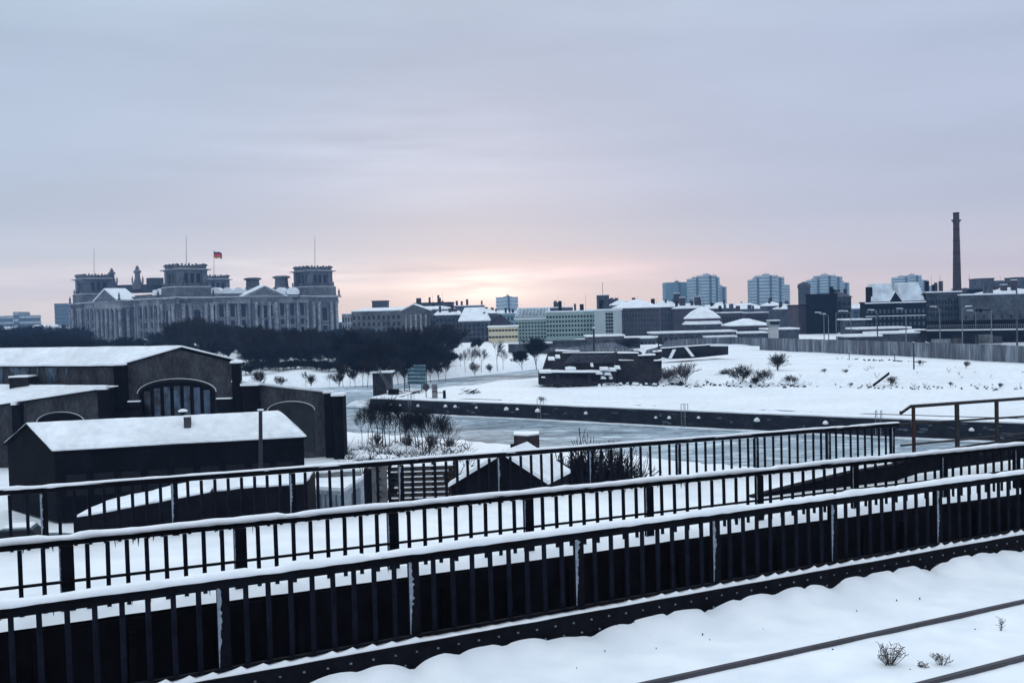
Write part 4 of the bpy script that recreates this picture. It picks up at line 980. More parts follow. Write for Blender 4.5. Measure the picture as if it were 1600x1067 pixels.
    MB().prism([Vector((a.x-.2, 54.0, 0)), Vector((b.x-.3, 54.0, 0)), Vector((b.x-.3, 54.25, 0)), Vector((a.x-.2, 54.25, 0))], W(800, 694, 54).z).build('base_block', BLACKWALL, root)
    # parked car at the far left
    c0 = G(40, 832, 1.1); root = empty('parked_car', Vector((c0.x, c0.y, 0)), 'grey green car with snow on its roof parked at the left edge', 'car')
    cu = Vector((1, .22, 0)).normalized(); cv = Vector((-cu.y, cu.x, 0)); base = Vector((c0.x, c0.y, 0)); k_ = lambda a_, b_, z_: base+cu*a_+cv*b_+Z*z_
    cp = mat('car_paint', (.05, .09, .10), .35, .2, 1, spec=.5)
    prof = [(-2.1, .35), (2.1, .35), (2.15, .75), (1.2, .85), (-1.9, .88), (-2.15, .7)]
    hexn = lambda pr, b0, b1: MB().add([k_(x, b0, z_) for x, z_ in pr]+[k_(x, b1, z_) for x, z_ in pr], [tuple(range(len(pr))), tuple(reversed(range(len(pr), 2*len(pr))))]+[(i, (i+1) % len(pr), len(pr)+(i+1) % len(pr), len(pr)+i) for i in range(len(pr))])
    hexn(prof, -.8, .8).build('body', cp, root)
    hexn([(-1.6, .88), (1.0, .86), (.45, 1.36), (-1.1, 1.38)], -.72, .72).build('cabin_glass', GLASS, root)
    hexn([(-1.15, 1.38), (.5, 1.36), (.4, 1.46), (-1.0, 1.48)], -.68, .68).build('roof', cp, root)
    hexn([(-1.0, 1.483), (.38, 1.463), (.3, 1.53), (-.9, 1.55)], -.62, .62).build('roof_snow', CAPSNOW, root)
    for x in (-1.3, 1.35):
        for y in (-.82, .82):
            MB().tube(k_(x, y-.1, .33), k_(x, y+.1, .33), .33, n=14).build('wheel', IRON, root)
yard()

# ------------------------------------------------------------------ trees
def branch(m, p, d, ln, r, lv, rnd, spread, mx, up, thin):
    n = 2 if lv < mx else 1
    q = p
    for i in range(n):
        d = (d+Vector((rnd.gauss(0, .12), rnd.gauss(0, .12), up*.12))).normalized(); q2 = q+d*ln/n
        m.tube(q, q2, max(r*(1-.25*i), thin), max(r*(1-.25*(i+1)), thin), 3 if lv else 5, cap=False); q = q2
        if lv < mx:
            k = rnd.choice((2, 3)) if i == n-1 else (2 if lv else rnd.choice((1, 2)))
            for _ in range(k):
                ax_ = d.orthogonal().normalized(); ax_.rotate(Matrix.Rotation(rnd.uniform(0, 6.28), 3, d))
                nd = (d*math.cos(spread)+ax_*math.sin(spread)*rnd.uniform(.6, 1.25)).normalized()
                branch(m, q, nd, ln*rnd.uniform(.58, .8), r*.55, lv+1, rnd, spread, mx, up, thin)
def tree_proto(seed, h, trunk_h, r, levels, spread, thin, up=.3, mt=TREEB, stems=1, name='bare_tree'):
    rnd = random.Random(seed)
    root = empty(name, (0, 0, 0), 'x', 'tree' if name == 'bare_tree' else 'bush')
    t = MB(); c = MB()
    for s in range(stems):
        o_ = Vector((0, 0, 0)); d = Vector((rnd.gauss(0, .05 if stems == 1 else .45), rnd.gauss(0, .05 if stems == 1 else .45), 1)).normalized()
        if trunk_h > 0: q = d*trunk_h; t.tube(o_-Z*.3, q, r, r*.75, 6)
        else: q = o_
        for k in range(rnd.choice((3, 4, 4)) if stems == 1 else 2):
            a = rnd.uniform(0, 6.28); e = rnd.uniform(.15, .75) if k else .05
            nd = Vector((math.cos(a)*math.sin(e), math.sin(a)*math.sin(e), math.cos(e)))
            branch(c, q, nd, (h-trunk_h)*.42, r*.55, 1, rnd, spread, levels, up, thin)
    if t.v: t.build('trunk', mt, root)
    c.build('crown', mt, root)
    zm = max(v[2] for v in c.v); root['_h'] = zm
    return root
PB = [tree_proto(11+i, 12, 1.0, .20, 5 if i > 1 else 6, .46, .042, up=.8) for i in range(5)]       # broad wood trees
PT = [tree_proto(31+i, 10, 3.4, .11, 4, .46, .024, up=.6) for i in range(4)]  # slender trees
PS = [tree_proto(51+i, 3, 0, .05, 4, .5, .014, up=.3, stems=5, name='bare_bush') for i in range(3)]
PBB = [tree_proto(91+i, 5, 0, .09, 5, .5, .036, up=.7, stems=5, name='bare_bush') for i in range(3)]
PSG = [tree_proto(61+i, 3, 0, .035, 4, .45, .014, up=.5, stems=4, mt=TREEG, name='bare_bush') for i in range(2)]
used = set()
def plant(protos, loc, h, label, group=None, rs=None, wide=1.0):
    rnd = rs or random; p = rnd.choice(protos); k = h/p['_h']; sc_ = (k*wide, k*wide, k); rz = rnd.uniform(0, 6.28)
    if p.name not in used:
        used.add(p.name); p.location = loc; p.scale = sc_; p.rotation_euler = (0, 0, rz); p['label'] = label
        if group: p['group'] = group
        return p
    c = copy_tree(p, loc, rz, sc_, label)
    if group: c['group'] = group
    elif 'group' in c: del c['group']
    return c
rt = random.Random(5)
def zone(px, Y):
    z = 'below the columned left portico' if px < 262 else 'below the near corner tower' if px < 345 else 'below the gabled middle' if px < 460 else 'below the right corner tower' if px < 545 else 'below the dark palace' if px < 640 else 'near the open slope'
    r = 'at the wood edge' if Y < 245 else 'in mid wood' if Y < 330 else 'deep in the wood'
    return r, z
gw = 'trees of the wood below the parliament'
def place_px(protos, px, ybase, ytop, label, group=None, z=None, wide=1.0):
    # stand a tree where the photo shows its foot, sized by where its tip shows
    p = G(px, ybase, 0.5)
    for _ in range(6): p = G(px, ybase, hz(p.x, p.y))
    h = W(px, ytop, p.y).z-p.z
    return plant(protos, p-Z*.1, h, label, group, rt, wide)
# rows of the riverside wood, back to front
for (Y, x0, x1, yt0, yt1, n) in ((440, 235, 590, 518, 520, 14), (390, 225, 640, 522, 518, 24), (350, 240, 690, 524, 518, 20), (315, 330, 712, 529, 516, 26), (285, 350, 715, 532, 520, 20), (258, 378, 700, 538, 530, 22), (236, 535, 690, 535, 545, 13), (226, 385, 470, 562, 560, 8)):
    for i in range(n):
        px = x0+(x1-x0)*(i+rt.uniform(.1, .9))/n; yt = yt0+(yt1-yt0)*(i/n)+rt.uniform(-9, 8)
        if 330 < px < 380 and Y > 380: yt -= 6
        p = W(px, yt, Y+rt.uniform(-8, 8)); g = hz(p.x, p.y); plant(PB, Vector((p.x, p.y, g-.1)), max(4.0, p.z-g), 'bare dark tree %s, %s' % zone(px, Y), 'wood trees: %s, %s' % zone(px, Y), rt, 1.3)
for (Y, x0, x1, yt, n) in ((240, 380, 715, 545, 30), (222, 540, 700, 555, 18), (213, 383, 560, 570, 34), (232, 383, 545, 556, 22), (207, 540, 655, 545, 18), (214, 545, 690, 540, 16), (268, 370, 715, 540, 26), (228, 560, 705, 552, 18), (300, 330, 715, 545, 22), (340, 240, 700, 540, 20), (330, 60, 390, 533, 24), (290, 60, 390, 537, 24), (262, 100, 390, 541, 22)):
    for i in range(n):
        px = x0+(x1-x0)*(i+rt.uniform(0, 1))/n; p = W(px, yt+rt.uniform(-10, 6), Y+rt.uniform(-7, 7)); g = hz(p.x, p.y)
        if g < -1: continue
        plant(PBB if i % 2 else PS, Vector((p.x, p.y, g-.1)), max(2.2, p.z-g), 'low dark shrub %s, %s' % zone(px, Y), 'wood shrubs: %s, %s' % zone(px, Y), rt, 1.3)
for (Y, n, yt) in ((430, 15, 508), (320, 13, 518), (270, 12, 527)):
    for i in range(n):
        px = -15+145*(i+rt.random())/n; p = W(px, yt+rt.uniform(-4, 4), Y); plant(PB, Vector((p.x, p.y, -.1)), p.z, 'bare dark tree left of the parliament, %s of its wood' % ('in front' if Y < 300 else 'in the middle' if Y < 400 else 'at the back'), 'left wood trees %s' % ('front' if Y < 300 else 'middle' if Y < 400 else 'back'), rt, 1.4)
for px, yb, yt, wd in ((272, 545, 512, 1.1), (300, 545, 508, 1.2), (330, 545, 500, 1.3), (404, 560, 505, 1.1), (545, 575, 515, 1.2), (600, 585, 520, 1.1), (690, 562, 508, 1.3), (706, 556, 515, 1.2)):
    place_px(PB, px, yb, yt, 'bare dark tree standing tall against the palace fronts, %s' % zone(px, 300)[1], 'trees against the fronts, %s' % zone(px, 300)[1], wide=wd)
BROWNB = mat('brown_bark', (.020, .016, .019), .95, .3, 1)
PH = [tree_proto(81+i, 12, 2.6, .17, 5, .36, .052, up=.8, mt=BROWNB) for i in range(4)]
for i in range(64):
    px = 262+(722-262)*(i+rt.random())/64; Y = rt.choice((225, 250, 275, 300, 340)); yt = (499 if px < 350 else 512 if px < 520 else 514 if px < 650 else 504)+rt.uniform(-7, 13)
    p = W(px, yt, Y); g = hz(p.x, p.y); plant(PH, Vector((p.x, p.y, g-.1)), p.z-g, 'taller twiggy tree rising above the wood, %s' % zone(px, Y)[1], 'tall wood trees %s' % zone(px, Y)[1], rt, 1.0)
for i in range(14):
    px = 540+i*12+rt.uniform(-5, 5); place_px(PH+PT[:2], px, 603-max(0, px-600)*.09, 572+rt.uniform(-14, 5)-max(0, px-600)*.08, 'slim bare tree on the river edge in front of the wood', 'slim trees on the river edge', wide=1.0)
place_px(PB[:2], 746, 549, 527, 'lone bare tree on the snowy slope right of the wood', wide=1.2)
place_px(PB[:2], 838, 575, 524, 'large dark bare tree by the river left of the ruined wall', wide=1.1)
place_px(PB[:2], 816, 577, 545, 'smaller dark tree by the river, left of the large one', wide=1.2)
place_px(PSG, 742, 586, 562, 'thin bush on the river bank below the lone tree')
place_px(PSG, 766, 583, 566, 'sparse bush on the river bank, right of the thin bush')
for i, px in enumerate((405, 432, 440, 478, 486, 515, 530, 547)): place_px(PT if i % 2 else PS, px, 603, 578+rt.uniform(-6, 8), 'small bare riverside shrub on the far bank in front of the wood', 'riverside shrubs in front of the wood')
for i, (px, yb, yt) in enumerate(((727, 580, 545), (737, 582, 538), (752, 580, 540), (777, 578, 530), (786, 576, 543), (720, 572, 552))): place_px(PT, px, yb, yt, 'slender sapling on the snowy far river bank', 'saplings on the far river bank')
# thin trees on the near shore
for i, (px, yb, yt) in enumerate(((566, 690, 646), (583, 694, 640), (609, 699, 650), (626, 701, 632), (642, 704, 655), (655, 706, 640), (666, 708, 650), (690, 706, 660), (702, 706, 664), (575, 692, 636), (590, 695, 628), (598, 697, 622), (603, 698, 630), (618, 700, 625), (632, 702, 645), (650, 705, 640), (661, 710, 634), (671, 710, 640), (683, 708, 646), (695, 706, 652))):
    place_px(PT, px, yb, yt-8, 'thin bare alder on the near shore, %s' % ('next to the brick hall' if px < 600 else 'middle of the row' if px < 660 else 'right end of the row'), 'near shore alders %s' % ('left' if px < 600 else 'middle' if px < 660 else 'right'), wide=1.1)
for i, (px, yb, h) in enumerate(((590, 700, 1.4), (640, 705, 1.6), (672, 705, 1.6), (700, 705, 1.3))): 
    p = G(px, yb, 0); plant(PSG, p-Z*.2, h*1.2, 'low tangled shrub among the alders on the near shore', 'shrubs among the alders', rt)
for i, (px, yb, yt) in enumerate(((895, 770, 700), (925, 775, 672), (950, 770, 690), (980, 770, 700), (910, 765, 695))):
    p = W(px, yb, 52); p.z = hz(p.x, p.y); t = W(px, yt, 52).z; plant(PS, p, t-p.z, 'dark tangled bush behind the far railing beside the gabled house', 'bushes beside the gabled house', rt, .7)
# bushes on the right bank
for px, yb, yt, pr_, lab in ((1215, 579, 549, PS, 'tallest round bush on the snowy slope below the concrete wall'), (1160, 600, 567, PS, 'dark bush at the foot of the slope left of the leafy clump'), (1193, 598, 573, PS, 'dark spreading bush at the foot of the slope, middle of the clump'), (1235, 600, 583, PS, 'low dark bush with rubble, right end of the clump'),
                             (1135, 592, 573, PSG, 'small grey bush left of the dark clump'), (1072, 601, 562, PSG, 'tall faint grey shrub in the snow right of the ruined wall'), (1180, 603, 585, PS, 'low dark bush nestled between two larger ones'), (1288, 582, 574, PSG, 'tiny bush in the snow right of the round bush'), (1322, 583, 575, PSG, 'tiny bush halfway along the snow field'), (1509, 575, 562, PSG, 'small dry shrub just below the concrete wall'),
                             (1485, 603, 595, PSG, 'dry tuft at the rubble line right of the leaning plank'), (1395, 601, 585, PSG, 'dry tuft behind the leaning plank'), (1437, 571, 561, PSG, 'thin shrub at the wall foot near a post'), (1562, 606, 596, PSG, 'dry tuft near the right edge of the snow field'), (1040, 600, 570, PSG, 'faint shrub beside the ruined wall corner'), (846, 628, 617, PSG, 'flat dry tuft on the quay above the harbour'), (1330, 603, 596, PSG, 'dry tuft left of the leaning plank')):
    place_px(pr_, px, yb, yt, lab, wide=1.3)
rf_ = random.Random(44)
for i in range(46):
    px = rf_.uniform(1010, 1600); yb = rf_.choice((rf_.uniform(574, 600), rf_.uniform(596, 606))); p = G(px, yb, .6)
    for _ in range(5): p = G(px, yb, hz(p.x, p.y))
    m = MB(); n_ = rf_.choice((3, 5, 8)); h_ = rf_.uniform(.25, .9)
    for k in range(n_):
        a = rf_.uniform(0, 6.28); m.tube(p-Z*.1, p+Vector((math.cos(a)*h_*.6, math.sin(a)*h_*.4, h_*rf_.uniform(.5, 1))), .022, .012, 3, cap=False)
    tag(m.build('dry_stalks', TREEG, loc=p), 'sprig of dry stalks in the snow field, %s' % ('left of the plank' if px < 1360 else 'right of the plank'), 'stalks', 'dry stalks %s of the plank' % ('left' if px < 1360 else 'right'))
for px, yb, yt in ((982, 545, 527), (912, 551, 538), (1012, 545, 535), (1260, 545, 540)): place_px(PS, px, yb, yt, 'brownish thicket behind the ruined wall', 'thickets behind the ruined wall', wide=2)

# ------------------------------------------------------------------ ruined brick wall by the field
def ruin():
    BW = mat('ruin_brick', (.013, .011, .016), .95, .6, .6, fine=2.2); BWL = mat('ruin_brick_light', (.034, .036, .050), .95, .3, .5, fine=2)
    root = empty('ruined_wall', G(940, 600), 'ruined dark brick building remains with snow ledges on the peninsula', 'ruin')
    def panel(pts, thick, mt, nm='brick_face', Ys=None):      # polygon of photo points at depths
        f_ = [W(x, y, Y) for x, y, Y in pts]; b_ = [p+Vector((0, thick, 0)) for p in f_]; k = len(f_)
        return MB().add(f_+b_, [tuple(range(k)), tuple(reversed(range(k, 2*k)))]+[(i, (i+1) % k, k+(i+1) % k, k+i) for i in range(k)]).build(nm, mt, root)
    def ledge(x0, y0, Y0, x1, y1, Y1, th=.25, dep=1.2, par=None):
        a, b = W(x0, y0, Y0), W(x1, y1, Y1); e = Vector((0, -.2, 0)); g = Vector((0, dep, 0)); n_ = max(2, int((b-a).length/1.2)); m = MB()
        for i in range(n_):
            p, q = a.lerp(b, i/n_), a.lerp(b, (i+1)/n_); h0, h1 = th*(1+.5*nz(p.x, i, .7)), th*(1+.5*nz(q.x, i+1, .7))
            m.hexa([p+e, q+e, q+g, p+g], [p+e*.7+Z*h0*.8, q+e*.7+Z*h1*.8, q+g+Z*h1, p+g+Z*h0])
        return m.build('snow_ledge', SNOW, root)
    # upper back wall
    panel([(846, 603, 163), (1003, 604, 158), (1003, 551, 163), (1000, 549, 163), (868, 549, 167), (858, 549, 167), (846, 585, 164)], 3, BW)
    panel([(880, 567, 162.5), (962, 567, 160.5), (962, 553, 161), (895, 553, 163)], .1, BWL, 'brick_face')
    ledge(868, 549, 167, 906, 550, 166, .25); ledge(879, 551.5, 166, 962, 551, 163, .15)
    panel([(962, 603, 156), (1023, 604, 153), (1034, 590, 154), (1034, 548, 158), (1026, 548, 158), (1021, 556, 158), (1008, 555, 158), (995, 551, 158), (962, 551, 158)], 3, BW, 'corner_block')
    ledge(965, 552, 158, 998, 552, 158, .2); ledge(997, 556, 157.5, 1024, 555, 157.5, .2); ledge(967, 563, 157, 990, 563, 157, .12, .5); ledge(1021, 550, 158, 1034, 549, 158, .2); ledge(1022, 564, 156, 1035, 563, 156, .2, .6)
    # lower front terrace
    panel([(842, 601, 156), (945, 603, 154), (945, 584, 156), (905, 583, 157), (842, 582, 158)], 4, BW, 'terrace_wall')
    ledge(843, 583, 157, 862, 583, 157, .45, 3); ledge(858, 582, 156.6, 939, 582, 155, .22, 3); ledge(884, 578, 159, 900, 577, 159, .35, 2); ledge(846, 590, 155.5, 852, 590, 155.5, .15, .4)
    for (x, y, w_) in ((862, 561, 7), (872, 558, 5), (943, 590, 6), (950, 584, 8), (945, 577, 9), (958, 578, 8), (937, 583, 8), (955, 590, 4), (926, 571, 2.5), (966, 575, 6)):
        w_ *= .72; a = W(x-w_, y+2, 154.6); b = W(x+w_, y+2, 154.6); m = MB(); m.hexa([a, b, b+Vector((0, 2, 0)), a+Vector((0, 2, 0))], [a+Z*.35+Vector((.2, 0, 0)), b+Z*.25-Vector((.2, 0, 0)), b+Vector((0, 2, .5)), a+Vector((0, 2, .5))]); m.build('snowy_rubble', SNOW, root)
    for x in (872, 921): 
        a = W(x, 602, 154.2); t = W(x, 584, 155.5).z; m = MB(); m.box(Vector((a.x, 154.6, -.1)), (1, 0), .5, .5, t); m.build('pier', BW, root)
    m = MB()
    rr = random.Random(3)
    # --- snow laden rubble lines: nobody could count them
    m = MB()
    def rock(c, s, snow):
        k = 6; ring = [c+Vector((math.cos(a)*s*rr.uniform(.7, 1.2), math.sin(a)*s*.7*rr.uniform(.7, 1.2), 0)) for a in [2*math.pi*i/k+rr.uniform(-.2, .2) for i in range(k)]]
        snow.hexa([p-Z*.2 for p in ring], [c+(p-c)*rr.uniform(.4, .75)+Z*s*rr.uniform(.35, .8) for p in ring])
    sn = MB()
    for i in range(330):
        px = rr.choice((rr.uniform(985, 1040), rr.uniform(985, 1250), rr.uniform(1300, 1600), rr.uniform(850, 1000), rr.uniform(1130, 1260))); yb = 601+(px-985)*.012+rr.gauss(0, 1.6) if px > 985 else 602+rr.gauss(0, 1.2)
        p = G(px, yb); p.z = hz(p.x, p.y); rock(p, rr.uniform(.12, .42 if px < 1260 else .22), m)
        if rr.random() < .6: rock(p+Vector((0, .15, .22)), rr.uniform(.15, .45 if px < 1260 else .15), sn)
    for i in range(70):
        px = rr.uniform(1303, 1450); p = G(px, 560+(px-1303)*.045+rr.gauss(0, .7), 1.2); rock(p, rr.uniform(.1, .3), m)
    for i in range(60):
        px = rr.uniform(1005, 1062); p = G(px, rr.uniform(594, 601), .1); p.z = hz(p.x, p.y); rock(p, rr.uniform(.3, .8), m); rock(p+Vector((.05, .1, .3)), rr.uniform(.4, .95), sn)
    tag(m.build('rubble', BW), 'broken dark stones strewn along the foot of the snowy slope', 'rubble', kind='stuff')
    tag(sn.build('rubble_snow', SNOW), 'snow lying on the broken stones at the slope foot', 'snow', kind='stuff')
ruin()
# slanting dark retaining walls right of the ruin
def retaining():
    root = empty('retaining_wall', G(1090, 558, 1), 'dark retaining wall with sloping snow edges between ruin and concrete wall', 'wall')
    def pan(pts, mt, nm, th=2):
        f_ = [W(*p) for p in pts]; b_ = [p+Vector((0, th, 0)) for p in f_]; k = len(f_)
        return MB().add(f_+b_, [tuple(range(k)), tuple(reversed(range(k, 2*k)))]+[(i, (i+1) % k, k+(i+1) % k, k+i) for i in range(k)]).build(nm, mt, root)
    DW = mat('retaining_stone', (.010, .011, .016), .9, .4, .5)
    pan([(1034, 558, 190), (1046, 561, 190), (1080, 560, 190), (1138, 554, 200), (1138, 541, 200), (1110, 539, 196), (1034, 545, 190)], DW, 'wall_face')
    for a, b in (((1047, 560), (1054, 546)), ((1083, 557), (1072, 542.5))):
        p, q = W(*a, 189.5), W(*b, 189.5); e = Vector((.3, 0, 0)); g = Vector((0, .4, 0)); MB().hexa([p-e, p+e, p+e+g, p-e+g], [q-e, q+e, q+e+g, q-e+g]).build('sloping_coping', CAPSNOW, root)
    p, q = W(1034, 544.5, 189.8), W(1112, 539, 195.8); g = Vector((0, 1.5, 0)); MB().hexa([p, q, q+g, p+g], [p+Z*.15, q+Z*.15, q+g+Z*.15, p+g+Z*.15]).build('snow_coping', SNOW, root)
    p, q = W(1110, 541, 195.6), W(1138, 541, 199.6); MB().hexa([p, q, q+g, p+g], [p+Z*.4, q+Z*.4, q+g+Z*.4, p+g+Z*.4]).build('snow_coping', SNOW, root)
retaining()
# ------------------------------------------------------------------ concrete border wall: every slab a part
def border_wall(pts, n, label, hgt, seed):
    rr = random.Random(seed); P_ = [G(px, py, z) for px, py, z in pts]
    root = empty('concrete_wall', P_[0], label, 'wall')
    seg = [(P_[i+1]-P_[i]).length for i in range(len(P_)-1)]; tot = sum(seg)
    def at(t):
        t *= tot
        for i, s in enumerate(seg):
            if t <= s or i == len(seg)-1: return P_[i].lerp(P_[i+1], t/s)
            t -= s
    mts = [mat('slab_concrete_%d' % k, (.105+.026*k, .115+.029*k, .140+.032*k), .9, .3, .5, fine=2.0, stretch=(1.2, 1.2, .15)) for k in range(4)]
    for i in range(n):
        a, b = at(i/n), at((i+1)/n); a.z = min(a.z, hz(a.x, a.y)); b.z = min(b.z, hz(b.x, b.y)); u = (b-a).normalized(); v_ = Vector((0, .18, 0)); a = a+u*.03; b = b-u*.03; h = hgt+rr.uniform(-.05, .05)
        MB().hexa([a-Z*.8, b-Z*.8, b+v_-Z*.8, a+v_-Z*.8], [a+Z*h, b+Z*h, b+v_+Z*h, a+v_+Z*h]).build('wall_slab', mts[0] if rr.random() < .12 else rr.choice(mts), root)
border_wall([(1187, 547, 1.2), (1300, 552, 1.2), (1420, 558, 1.2), (1600, 567.5, 1.2), (1700, 572, 1.2)], 92, 'pale grey concrete slab wall running right above the snowy slope', 2.95, 1)
border_wall([(858, 551, 1.2), (1000, 547, 1.2), (1080, 541, 1.2), (1145, 538, 1.2), (1188, 541, 1.2)], 90, 'distant pale concrete slab wall behind the retaining wall', 2.1, 2)
# posts and poles
def pole(px, yb, yt, r, label, z=None, Y=None, group=None, mt=None, cross=False):
    if Y is None:
        p = G(px, yb, 0.2)
        for _ in range(5): p = G(px, yb, hz(p.x, p.y))
    else: p = W(px, yb, Y); p.z = hz(p.x, p.y)
    t = W(px, yt, p.y); root = empty('pole', p, label, 'pole', group)
    MB().tube(p-Z*.3, Vector((p.x, p.y, t.z)), r, r*.7, 6).build('shaft', mt or mat('dark_pole', (.03, .03, .035)), root)
    if cross: MB().box(Vector((p.x, p.y, t.z-.3)), (1, 0), r*7, r, r*1.4).build('crossbar', mat('dark_pole', (.03, .03, .035)), root)
    else: MB().lathe(Vector((p.x, p.y, t.z)), [(r*.9, 0), (r, r*.5), (r*.2, r)], 6).build('snow_cap', CAPSNOW, root)
pole(929, 575, 513, .22, 'tall dark pole standing behind the ruined wall', Y=172); pole(1030, 578, 527, .16, 'thin dark pole at the right corner of the ruined wall', cross=True)
pole(1428, 577, 535, .12, 'thin post in front of the concrete wall, tallest of the posts'); pole(1327, 562, 550, .08, 'short leaning post below the wall, left one'); pole(1398, 563, 551, .08, 'short post below the wall, right one')
# leaning plank and debris
def plank():
    a, b = G(1365, 604), G(1390, 603); t = W(1390, 585, b.y)
    root = empty('leaning_plank', a, 'dark plank leaning on a stump in the snow field', 'plank')
    d = (t-a); n = Vector((0, .35, 0)); m = MB(); m.hexa([a, a+Z*.3, a+Z*.3+n, a+n], [t, t+Z*.3, t+Z*.3+n, t+n]); m.build('board', BLACKWALL, root)
    c = G(1392, 603); MB().tube(c-Z*.2, c+Z*1.1+Vector((.1, 0, 0)), .2, .12, 6).build('stump', BLACKWALL, root)
    e = G(1405, 601); MB().tube(c+Z*.5, e+Z*.3, .07, .04, 5).build('branch', BLACKWALL, root); MB().tube(c+Z*.9, e+Z*.2, .05, .03, 5).build('branch', BLACKWALL, root)
    MB().tube(c+Z*.1, G(1384, 604), .07, .05, 5).build('branch', BLACKWALL, root)
plank()
# --------- harbour mouth: control hut, crane arm, signal frame, signs
def mouth():
    Yc = G(583, 618).y
    a, b = W(583, 618, Yc+2), W(611, 618, Yc+2); zt = W(583, 583, Yc+2).z
    root = empty('control_hut', Vector(((a.x+b.x)/2, Yc+3, 0)), 'dark narrow hut on the quay corner with flat snowy roof', 'hut')
    m = MB(); m.prism([Vector((a.x, Yc+2, -.2)), Vector((b.x-1, Yc+2, -.2)), Vector((b.x-1, Yc+5, -.2)), Vector((a.x, Yc+5, -.2))], zt+.2); m.build('wall', mat('hut_wall', (.03, .03, .038), .9, .4, .8), root)
    m = MB(); m.prism([Vector((a.x-.4, Yc+1.7, zt)), Vector((b.x+.3, Yc+1.7, zt)), Vector((b.x+.3, Yc+5.3, zt)), Vector((a.x-.4, Yc+5.3, zt))], .2); m.build('roof_snow', ROOFSNOW, root)
    MB().prism([Vector((b.x-.9, Yc+1.9, .6)), Vector((b.x+.1, Yc+1.9, .6)), Vector((b.x+.1, Yc+4, .6)), Vector((b.x-.9, Yc+4, .6))], zt-.61).build('annex', mat('hut_annex', (.045, .04, .05), .9, .4, .8), root)
    # slanted lattice jib
    p, q = W(613, 612, Yc+1), W(590, 575, Yc+1)
    root = empty('crane_jib', Vector((p.x, p.y, 0)), 'slanting lattice crane jib leaning across the dark hut', 'crane')
    m = MB(); n_ = 9
    for s in (-.28, .28): m.tube(p+Vector((s, 0, 0)), q+Vector((s*.4, 0, 0)), .06, n=4); 
    for i in range(n_): m.tube(p.lerp(q, i/n_)+Vector((-.28+.02*i, 0, 0)), p.lerp(q, (i+1)/n_)+Vector((.28-.02*i, 0, 0)), .045, n=4)
    m.build('lattice_arm', mat('weathered_steel', (.10, .11, .13)), root); MB().box(Vector((p.x+.2, p.y, -.1)), (1, 0), 1.5, 1.2, p.z+.5).build('base', IRON, root)
    MB().tube(q, W(586, 618, Yc+1), .05, n=4).build('stay', IRON, root)
    # lattice sign frame: two lattice masts with board of bars between
    root = empty('signal_board', G(652, 612), 'dark blue slatted signal board between two lattice masts by the river', 'signal board')
    Yf = Yc+6
    for px in (601-2, 637-5+0, 666): pass
    for px in (636, 663):
        a = W(px-4, 610, Yf); b = W(px+4, 610, Yf); t = W(px, 572, Yf).z; m = MB(); n_ = 10
        for x in (a.x, b.x): m.tube((x, Yf, 0), (x, Yf, t), .07, n=4)
        for i in range(n_):
            z0_, z1_ = t*i/n_, t*(i+1)/n_; m.tube((a.x, Yf, z0_), (b.x, Yf, z1_), .045, n=4); m.tube((b.x, Yf, z0_), (a.x, Yf, z1_), .045, n=4)
        m.build('lattice_mast', IRON, root)
    for k in range(5):
        y0 = 571+k*6; a = W(637 if k else 646, y0+5, Yf-.2); b = W(665, y0+5, Yf-.2); t = W(650, y0, Yf-.2).z
        sl = MB().prism([a, b, b+Vector((0, .15, 0)), a+Vector((0, .15, 0))], t-a.z).build('slat', mat('slat_blue', (.035, .085, .11), .6, .3, 1), root)
        MB().prism([a+Z*(t-a.z+.003), b+Z*(t-a.z+.003), b+Vector((0, .2, t-a.z+.003)), a+Vector((0, .2, t-a.z+.003))], .08).build('frost_line', mat('frost', (.25, .36, .40)), sl)
    # notice boards
    p = G(679.5, 622); root = empty('notice_board', p, 'pale upright notice board on the quay edge', 'sign'); zt = W(679, 600, p.y).z
    MB().box(p, (1, 0), .8, .15, zt).build('board', mat('weathered_board', (.22, .21, .22), .9, .3, 2), root); MB().box(p+Vector((0, -.12, zt*.45)), (1, 0), .6, .05, .12).build('dark_line', IRON, root); MB().box(p+Vector((.1, -.12, zt*.7)), (1, 0), .5, .05, .1).build('dark_line', IRON, root)
    p = G(694.5, 622); root = empty('bollard', p, 'short dark bollard post right of the pale notice board', 'bollard'); MB().tube(p, p+Z*1.1, .22, .2, 8).build('shaft', IRON, root); MB().lathe(p+Z*1.1, [(.24, 0), (.2, .1), (.05, .14)], 8).build('snow_cap', CAPSNOW, root)
    MB().tube(p+Z*.8, p+Vector((-1.1, 0, .8)), .06, n=5).build('chain_bar', IRON, root)
    p = G(666, 621); root = empty('round_sign', p, 'small dark round sign on a thin post near the quay edge', 'sign'); MB().tube(p, p+Z*1.4, .06, n=5).build('post', IRON, root); MB().tube(p+Vector((0, -.05, 1.5)), p+Vector((0, .05, 1.5)), .5, n=12).build('disc', mat('disc', (.05, .045, .05)), root)
    # driftwood and snow heaps on the peninsula tip
    rr = random.Random(12); m = MB()
    for i in range(40):
        px = rr.choice((rr.uniform(612, 655), rr.uniform(715, 745))); c = G(px, 613+rr.gauss(0, 1.8)); a = rr.uniform(-.4, .4); L_ = rr.uniform(.5, 1.6)
        m.tube(c, c+Vector((math.cos(a)*L_, math.sin(a)*L_, rr.uniform(0, .4))), .06, .03, 4)
    tag(m.build('driftwood', TREEB), 'dark brushwood lying in the snow at the peninsula tip', 'brushwood', kind='stuff')
    m = MB()
